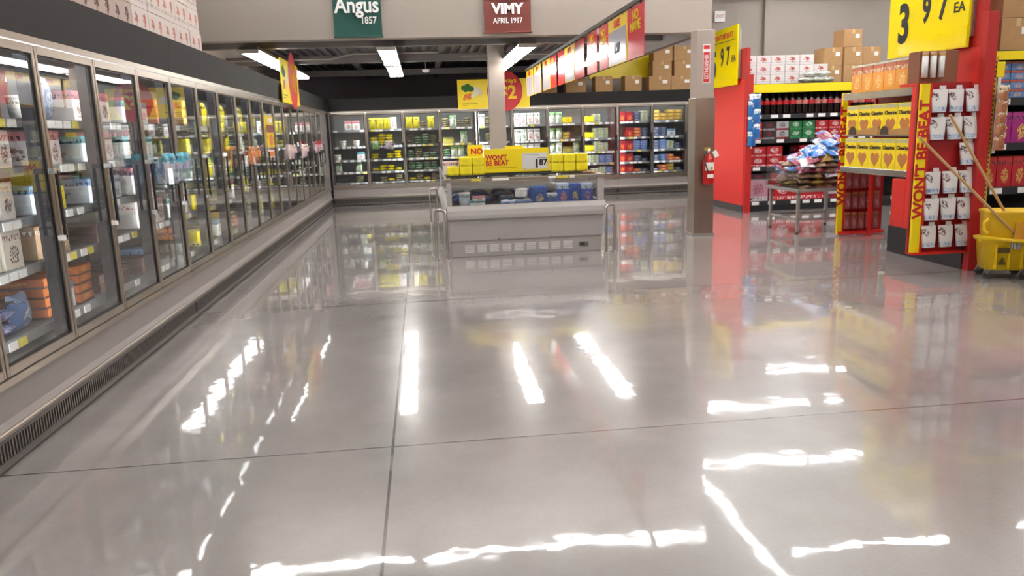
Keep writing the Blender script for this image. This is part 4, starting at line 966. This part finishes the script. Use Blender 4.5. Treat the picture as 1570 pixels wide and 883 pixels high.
# boxes stocked on top
for i, (bx, bz) in enumerate(((5.75, 0), (5.75, .302), (6.13, 0), (6.13, .302), (6.5, 0), (6.5, .302), (5.75, .604), (6.13, .604))):
    carton_box(bx, 7.12, 2.122 + bz, 3, 'brown box on the nearer shelving, %s column, %s up' % (nth([0, 0, 1, 1, 2, 2, 0, 1][i]), nth(int(bz / .3))), 'brown boxes on the nearer shelving')
gm = {'blue': pkg('bar_box', '#5f86b8', '#c0604a', '#d8b090', 'box', .4), 'mag': pkg('cereal_magenta', '#a8257c', '#b03a8a', '#e8d040', 'box', .45), 'red': pkg('cereal_red', '#b8232c', '#c83a34', '#d8b860', 'box', .45), 'yel': pkg('cereal_yellow', '#c8b22c', '#8a7a20', '#5a4a28', 'box', .45)}
def goods(nm, lab, x0, n, wd, ht, z, m_, cat='box', rows=1):
    me = MB().box(-wd / 2, wd / 2, 0, .2, 0, ht, 0, .003).mesh(nm, gm[m_])
    for i in range(n):
        for r_ in range(rows): tag(link(nm, me, None, (x0 + (i + .5) * (wd + .008), 7.12, z + r_ * (ht + .003)), 0), '%s, %s along%s' % (lab, nth(i), '' if rows == 1 else ', %s layer' % nth(r_)), cat, lab)
goods('snack_bar_box', 'blue snack bar box on the top cereal shelf', 5.55, 2, .16, .085, 1.671, 'blue', rows=4)
goods('cereal_box', 'dark red cereal box on the top cereal shelf', 5.95, 8, .2, .3, 1.671, 'red')
goods('cereal_box', 'magenta cereal box on the second cereal shelf', 5.57, 11, .2, .3, 1.241, 'mag')
goods('cereal_box', 'red cereal box on the third cereal shelf', 5.5, 14, .155, .3, .811, 'red')
goods('cereal_box', 'dull yellow cereal box on the bottom cereal shelf', 5.7, 10, .2, .3, .251, 'yel')
# clip strip of snack cups at the near shelving
cs = thing('clip_strip', 'clip strip of brown snack packs hanging before the nearer shelving', 'rack', (5.53, 7.02, 1.15))
MB().box(-.015, .015, .0, .006, 0, .86).build('strip', white, cs); MB().box(-.04, .04, -.004, .004, .72, .86).build('header_card', yellow, cs)
bsp = pkg('nut_snack', '#b87a54', '#d8c8a8', '#8a4a34', 'bag')
for i in range(5):
    o = link('snack_bag', m_pillow(.12, .04, .17, 120 + i).mesh('snack_bag', bsp), None, (5.53, 6.935, 1.18 + i * .11)); tag(o, 'brown snack pack, %s up the clip strip before the nearer shelving' % nth(i), 'bag', 'packs on the nearer clip strip')
# strip sign
def strip_sign(par, x0, x1, y, z0, z1):
    MB().box(x0, x1, y - .03, y, z0, z1, 0).build('strip_panel', yellow, par)
    MB().box(x1, x1 + .025, y - .032, y + .0, z0, z1, 0).build('strip_edge', red, par)
    words("WON'T BE BEAT", .155, redd, par, ((x0 + x1) / 2 + .008, y - .033, z0 + (z1 - z0) * .56), bold=.005, vertical=True, sx=.98 * (z1 - z0) / 1.62)
# wing display with pouches
wg = thing('wing_display', 'tall red wing display hung with white pretzel pouches at the nearer shelving end', 'display stand', (4.77, 7.12, 0))
MB().box(.48, .575, .03, .05, .4, 1.7).build('bracket', black, wg)
MB().box(0, .555, .0, .03, .18, 1.84, 0).build('back_board', mat('wing_red', '#a81a1e', .4), wg)
MB().box(.0, .56, -.09, .0, .18, .2).build('bottom_shelf', red, wg); MB().box(.0, .56, .03, .3, 1.815, 1.84).build('top_shelf', red, wg)
strip_sign(wg, .0, .09, -.02, .19, 1.83)
pq = m_pouch(.165, .05, .215)
for _i, _v in enumerate(pq.v): pq.v[_i] = (_v[0] * (.80 + .22 * _v[2] / .215), _v[1] + .004 * math.sin(30 * _v[0] + 20 * _v[2]), _v[2])
pq.box(.0, .06, .022, .028, .21, .25); pom = pq.mesh('pretzel_pouch', pkg('pretzel', '#dedad8', '#cdd3da', '#5a2626', 'low', .3, text='#7a8fb4', lims=.028))
pgm = MB().tube([(0, .07, .21), (0, -.01, .21), (0, -.03, .215)], .003, 6).mesh('peg', chrome)
rows_ = [1.56, 1.30, 1.05, .78, .52, .25]
for r_, z_ in enumerate(rows_):
    for c_ in range(3):
        if r_ == 2 and c_ != 2: continue
        o = link('pretzel_pouch', pom, None, (4.95 + c_ * .178 - (.0 if r_ != 2 else .02), 7.03, z_ - .0), R.uniform(-.12, .12)); o.rotation_euler.x = -.06
        tag(o, 'white pretzel pouch on the wing display, row %s from the top, column %s' % (nth(r_), nth(c_)), 'pouch', 'pretzel pouches on the wing display')
        q = link('hang_peg', pgm, wg, (o.location.x - wg.location.x, 7.03 - 7.12 + .02, z_ + .0))
# carton on the wing
cb_ = thing('display_carton', 'brown display carton with three white tubes on the pouch display', 'box', (5.02, 7.2, 1.841))
MB().box(-.2, .2, 0, .18, 0, .3, 0, .003).build('box_body', mat('carton_dark', '#8a5a40', .7), cb_)
for i in range(3):
    q = MB().lathe([(0, 0), (.028, 0), (.028, .2), (0, .2)], 14).build('white_tube', white, cb_, (-.165 + i * .085, -.03, .05)); MB().lathe([(.029, .2), (.03, .24), (0, .24)], 14).build('tube_cap', brownc, q)
# far wing (red lower display)
wf = thing('wing_display', 'red display panel with yellow lettered strip beside the chip table', 'display stand', (5.46, 9.72, 0))
MB().box(0.02, .66, .02, .05, .02, .93, 0).build('back_board', mat('wing_red', '#a81a1e', .4), wf)
MB().box(.02, .1, .02, .05, .93, 1.86).build('upper_post', red, wf)
MB().box(0.02, .66, -.06, .02, .02, .06).build('bottom_shelf', red, wf)
strip_sign(wf, 0, .07, -.0, .02, 1.86)
rp = m_pouch(.085, .04, .22).mesh('snack_pouch', pkg('red_faint', '#9a4a4a', '#a85c3c', '#c08a8a', 'box', .3))
for r_ in range(3):
    for c_ in range(5):
        o = link('snack_pouch', rp, None, (5.60 + c_ * .1, 9.675, [.63, .36, .09][r_])); tag(o, 'dull red pouch on the lower red display, %s row, %s along' % (nth(r_), nth(c_)), 'pouch', 'red pouches on the lower display')
# cereal bridge shelf
br = thing('cereal_rack', 'cereal rack bridging the two red lettered strips above the open floor', 'shelf unit', (5.42, 8.87, 0), -PI / 2)
RW = 1.42
for z0, z1 in ((.86, .93), (1.76, 1.84)):
    q = MB().box(-RW / 2, RW / 2, 0, .42, z1 - .02, z1).build('shelf', grey, br); MB().box(-RW / 2, RW / 2, -.02, 0, z0, z1 + .005, 0, .004).build('shelf_rail', steel, q)
MB().box(-RW / 2, RW / 2, .0, .42, 1.315, 1.33).build('shelf', grey, br)
MB().box(-RW / 2, RW / 2, .42, .44, .86, 2.1).build('back_panel', mat('wing_red', '#a81a1e', .4), br)
for sx in (-1, 1): MB().box(sx * (RW / 2 - .02) - .02, sx * (RW / 2 - .02) + .02, .4, .44, 0 if sx < 0 else .86, 2.1).build('post', red, br)
hrt = mat('heart_tan', '#b8743c', .6)
cby = pkg('oat_yellow', '#f6de12', '#f6de12', '#f2d810', 'low', .4, text='#f0d20a')
def cereal(yc_, z, wd, ht, label):
    t2 = MB().box(-wd / 2, wd / 2, 0, .08, 0, ht, 0, .003).build('cereal_box', cby, None, (5.43 , yc_, z), -PI / 2); tag(t2, label, 'box', 'yellow cereal boxes on the rack')
    MB().box(-wd / 2 + .01, wd / 2 - .01, -.003, -.0, ht - .05, ht - .01).build('top_strip', mat('strip_olive', '#b8b890', .5), t2)
    words('Cheerios', wd * .235, mat('ink_brown', '#3a2a18', .5), t2, (0, -.003, ht * .7), bold=.002)
    hb = MB(); pts = []
    for k in range(40):
        a = 2 * PI * k / 40; pts.append((wd * .021 * 16 * math.sin(a) ** 3, ht * .32 + ht * .017 * (13 * math.cos(a) - 5 * math.cos(2 * a) - 2 * math.cos(3 * a) - math.cos(4 * a))))
    hb.prism(pts[::-1], -.004, 0); hb.build('heart_picture', hrt, t2)
for r_, (z_, ht) in enumerate(((.932, .36), (1.332, .36))):
    for i in range(5): cereal(9.40 - i * .272, z_, .262, ht, 'yellow oat cereal box with brown heart, %s shelf, %s from the chip table' % (('lower', 'upper')[r_], nth(i)))
# brown tray lips in front of the upper row
for i in range(2):
    o = thing('display_tray', 'brown cardboard tray lip before the upper cereal boxes, %s the chip table' % ('nearer' if i == 0 else 'away from'), 'tray', (5.415, 9.12 - i * .68, 1.332), -PI / 2)
    a = MB(); a.prism([(-.33, 0), (.33, 0), (.33, .1), (.2, .085), (-.18, .05), (-.33, .07)], -.006, 0); a.build('tray_lip', mat('tray_tan', '#b0844c', .7), o)
    d_ = MB(); d_.prism([(-.31 + .09 + .085 * math.cos(PI * k / 12), .005 + .1 * math.sin(PI * k / 12)) for k in range(13)], -.008, -.006); d_.build('dark_print', mat('tray_print', '#3a2a20', .6), o)
# orange cereal boxes on top
ocm = pkg('honey_orange', '#e89a2c', '#b8542a', '#f4d890', 'box', .3, text='#f0e0b0')
for i in range(6):
    o = MB().box(-.113, .113, 0, .08, 0, .31, 0, .003).build('cereal_box', ocm, None, (5.45, 9.38 - i * .232, 1.842), -PI / 2); tag(o, 'orange honey cereal box atop the cereal rack, %s from the chip table' % nth(i), 'box', 'orange cereal boxes atop the rack')
    MB().box(-.113, .113, -.004, .084, .31, .335).build('lid_strip', pkg('lidstrip', '#d8d4c8', '#c8c488', '#b8b060', 'low', .4), o)

# ------------------------------------------------------------------ mop bucket
ym = mat('bucket_yellow', '#f0c814', .35, noise=.04, nscale=6); ymd = mat('wringer_yellow', '#e3b81a', .4)
bk = thing('mop_bucket', 'yellow wheeled mop bucket with wringer beside the nearer shelving', 'bucket', (5.44, 6.66, 0), -.35)
b = MB()
def ringed(mb, levels, seg=28, p=.35, mi=0):
    vs = []; 
    for (rx, ry, z, ox) in levels:
        for k in range(seg):
            a = 2 * PI * k / seg; vs.append((ox + rx * math.copysign(abs(math.cos(a)) ** p, math.cos(a)), ry * math.copysign(abs(math.sin(a)) ** p, math.sin(a)), z))
    n = len(levels); mb.raw(vs, [(j * seg + k, j * seg + (k + 1) % seg, (j + 1) * seg + (k + 1) % seg, (j + 1) * seg + k) for j in range(n - 1) for k in range(seg)], mi, True)
    mb.face(list(reversed(vs[:seg])), mi); return mb
ringed(b, [(.17, .12, .08, 0), (.185, .13, .085, 0), (.215, .15, .34, 0), (.235, .165, .36, 0), (.24, .17, .38, 0), (.22, .155, .385, 0), (.20, .14, .3, 0)])
b.build('tub', ym, bk)
rb = MB()
for x_ in (-.11, .0, .11): rb.box(x_ - .012, x_ + .012, -.155, -.12, .1, .33, 0, .004)
rb.build('rib', ym, bk)
wz = MB(); ringed(wz, [(.17, .12, .36, .0), (.19, .135, .40, .0), (.21, .15, .60, .01), (.22, .155, .62, .01), (.22, .155, .64, .01), (.2, .135, .64, .01), (.17, .11, .45, .0)])
wz.build('wringer', ymd, bk)
fc = MB(); fc.prism([(.02, .37), (.21, .37), (.22, .56), (.03, .53)], -.175, -.15); fc.build('wringer_plate', mat('plate_orange', '#d89a2c', .5), bk)
MB().tube([(-.25, -.15, .37), (-.26, -.17, .40), (.0, -.19, .37), (.24, -.17, .35)], .018, 10).build('rim_bar', ym, bk)
MB().tube([(-.2, -.16, .44), (-.235, -.165, .47), (-.235, -.165, .54), (-.2, -.155, .57)], .014, 8).build('lift_handle', ym, bk)
wn = MB(); wn.prism([(-.09, .14), (-.02, .14), (-.055, .21)], -.160, -.150); wn.box(-.1, .0, -.162, -.152, .25, .30)
wn.build('warning_print', mat('print_dark_olive', '#5a4a18', .6), bk)
for x_, y_ in ((-.16, -.1), (.15, -.12), (-.16, .11), (.15, .11)):
    cs_ = MB(); cs_.tube([(x_ - .0, y_ - .015, .037), (x_, y_ + .015, .037)], .036, 16); c2 = cs_.build('caster', mat('caster_grey', '#4a4846', .5), bk)
    MB().box(x_ - .02, x_ + .02, y_ - .024, y_ + .024, .045, .09, 0, .003).build('caster_fork', mat('fork_grey', '#8a8784', .35, .6), c2)
wood = mat('pale_wood', '#c99f68', .5, noise=.06, nscale=14)
def stick(label, p0, p1, name='mop'):
    p0, p1 = Vector(p0), Vector(p1); o = thing(name, label, name, p1)
    d_ = p0 - p1; MB().tube([(0, 0, 0), tuple(d_)], .0125, 10).build('handle', wood, o)
    e_ = d_.normalized(); a = MB(); a.tube([tuple(-e_ * .03), tuple(e_ * .04)], .022, 10); a.build('clamp', mat('clamp_grey', '#8a8a88', .4), o)
    hd = MB()
    for k in range(14):
        a_ = 2 * PI * k / 14; hd.tube([tuple(-e_ * .02), (math.cos(a_) * .04, math.sin(a_) * .04, -.05), (math.cos(a_) * .05, math.sin(a_) * .045, -.13)], .010, 5)
    hd.build('mop_head_yarn', mat('yarn_grey', '#b8b2a4', .9), o)
stick('mop with pale wooden handle leaning farther out over the bucket', (4.53, 6.7, 1.34), (5.44, 6.52, .42))
stick('mop with pale wooden handle rising steeper from the bucket', (4.86, 6.76, 1.53), (5.46, 6.68, .58))
# floor scrubber at the picture edge
fs = thing('floor_scrubber', 'floor cleaning machine with black tyre standing in front of the mop bucket', 'floor machine', (5.52, 6.1, 0), 0)
cs_ = MB(); cs_.tube([(-.10, -.06, .15), (-.10, .06, .15)], [.15, .15], 28); cs_.rot('Z', .3, (-.1, 0, .15)); w2 = cs_.build('wheel', mat('tyre_black', '#222224', .7), fs)
cs_ = MB(); cs_.tube([(-.10, -.068, .15), (-.10, .068, .15)], .07, 20); cs_.rot('Z', .3, (-.1, 0, .15)); cs_.build('wheel_hub', mat('hub_grey', '#5c5a5c', .4), w2)
MB().box(.02, .62, -.24, .3, .07, .55, 0, .05).build('body', mat('scrubber_grey', '#55565a', .4), fs)
MB().box(-.03, .5, -.2, .26, .30, .4, 0, .03).build('bumper', mat('scrubber_red', '#b0302c', .4), fs)
MB().tube([(.5, -.15, .5), (.62, -.15, .95), (.62, .2, .95), (.5, .2, .5)], .018, 8).build('handlebar', black, fs)
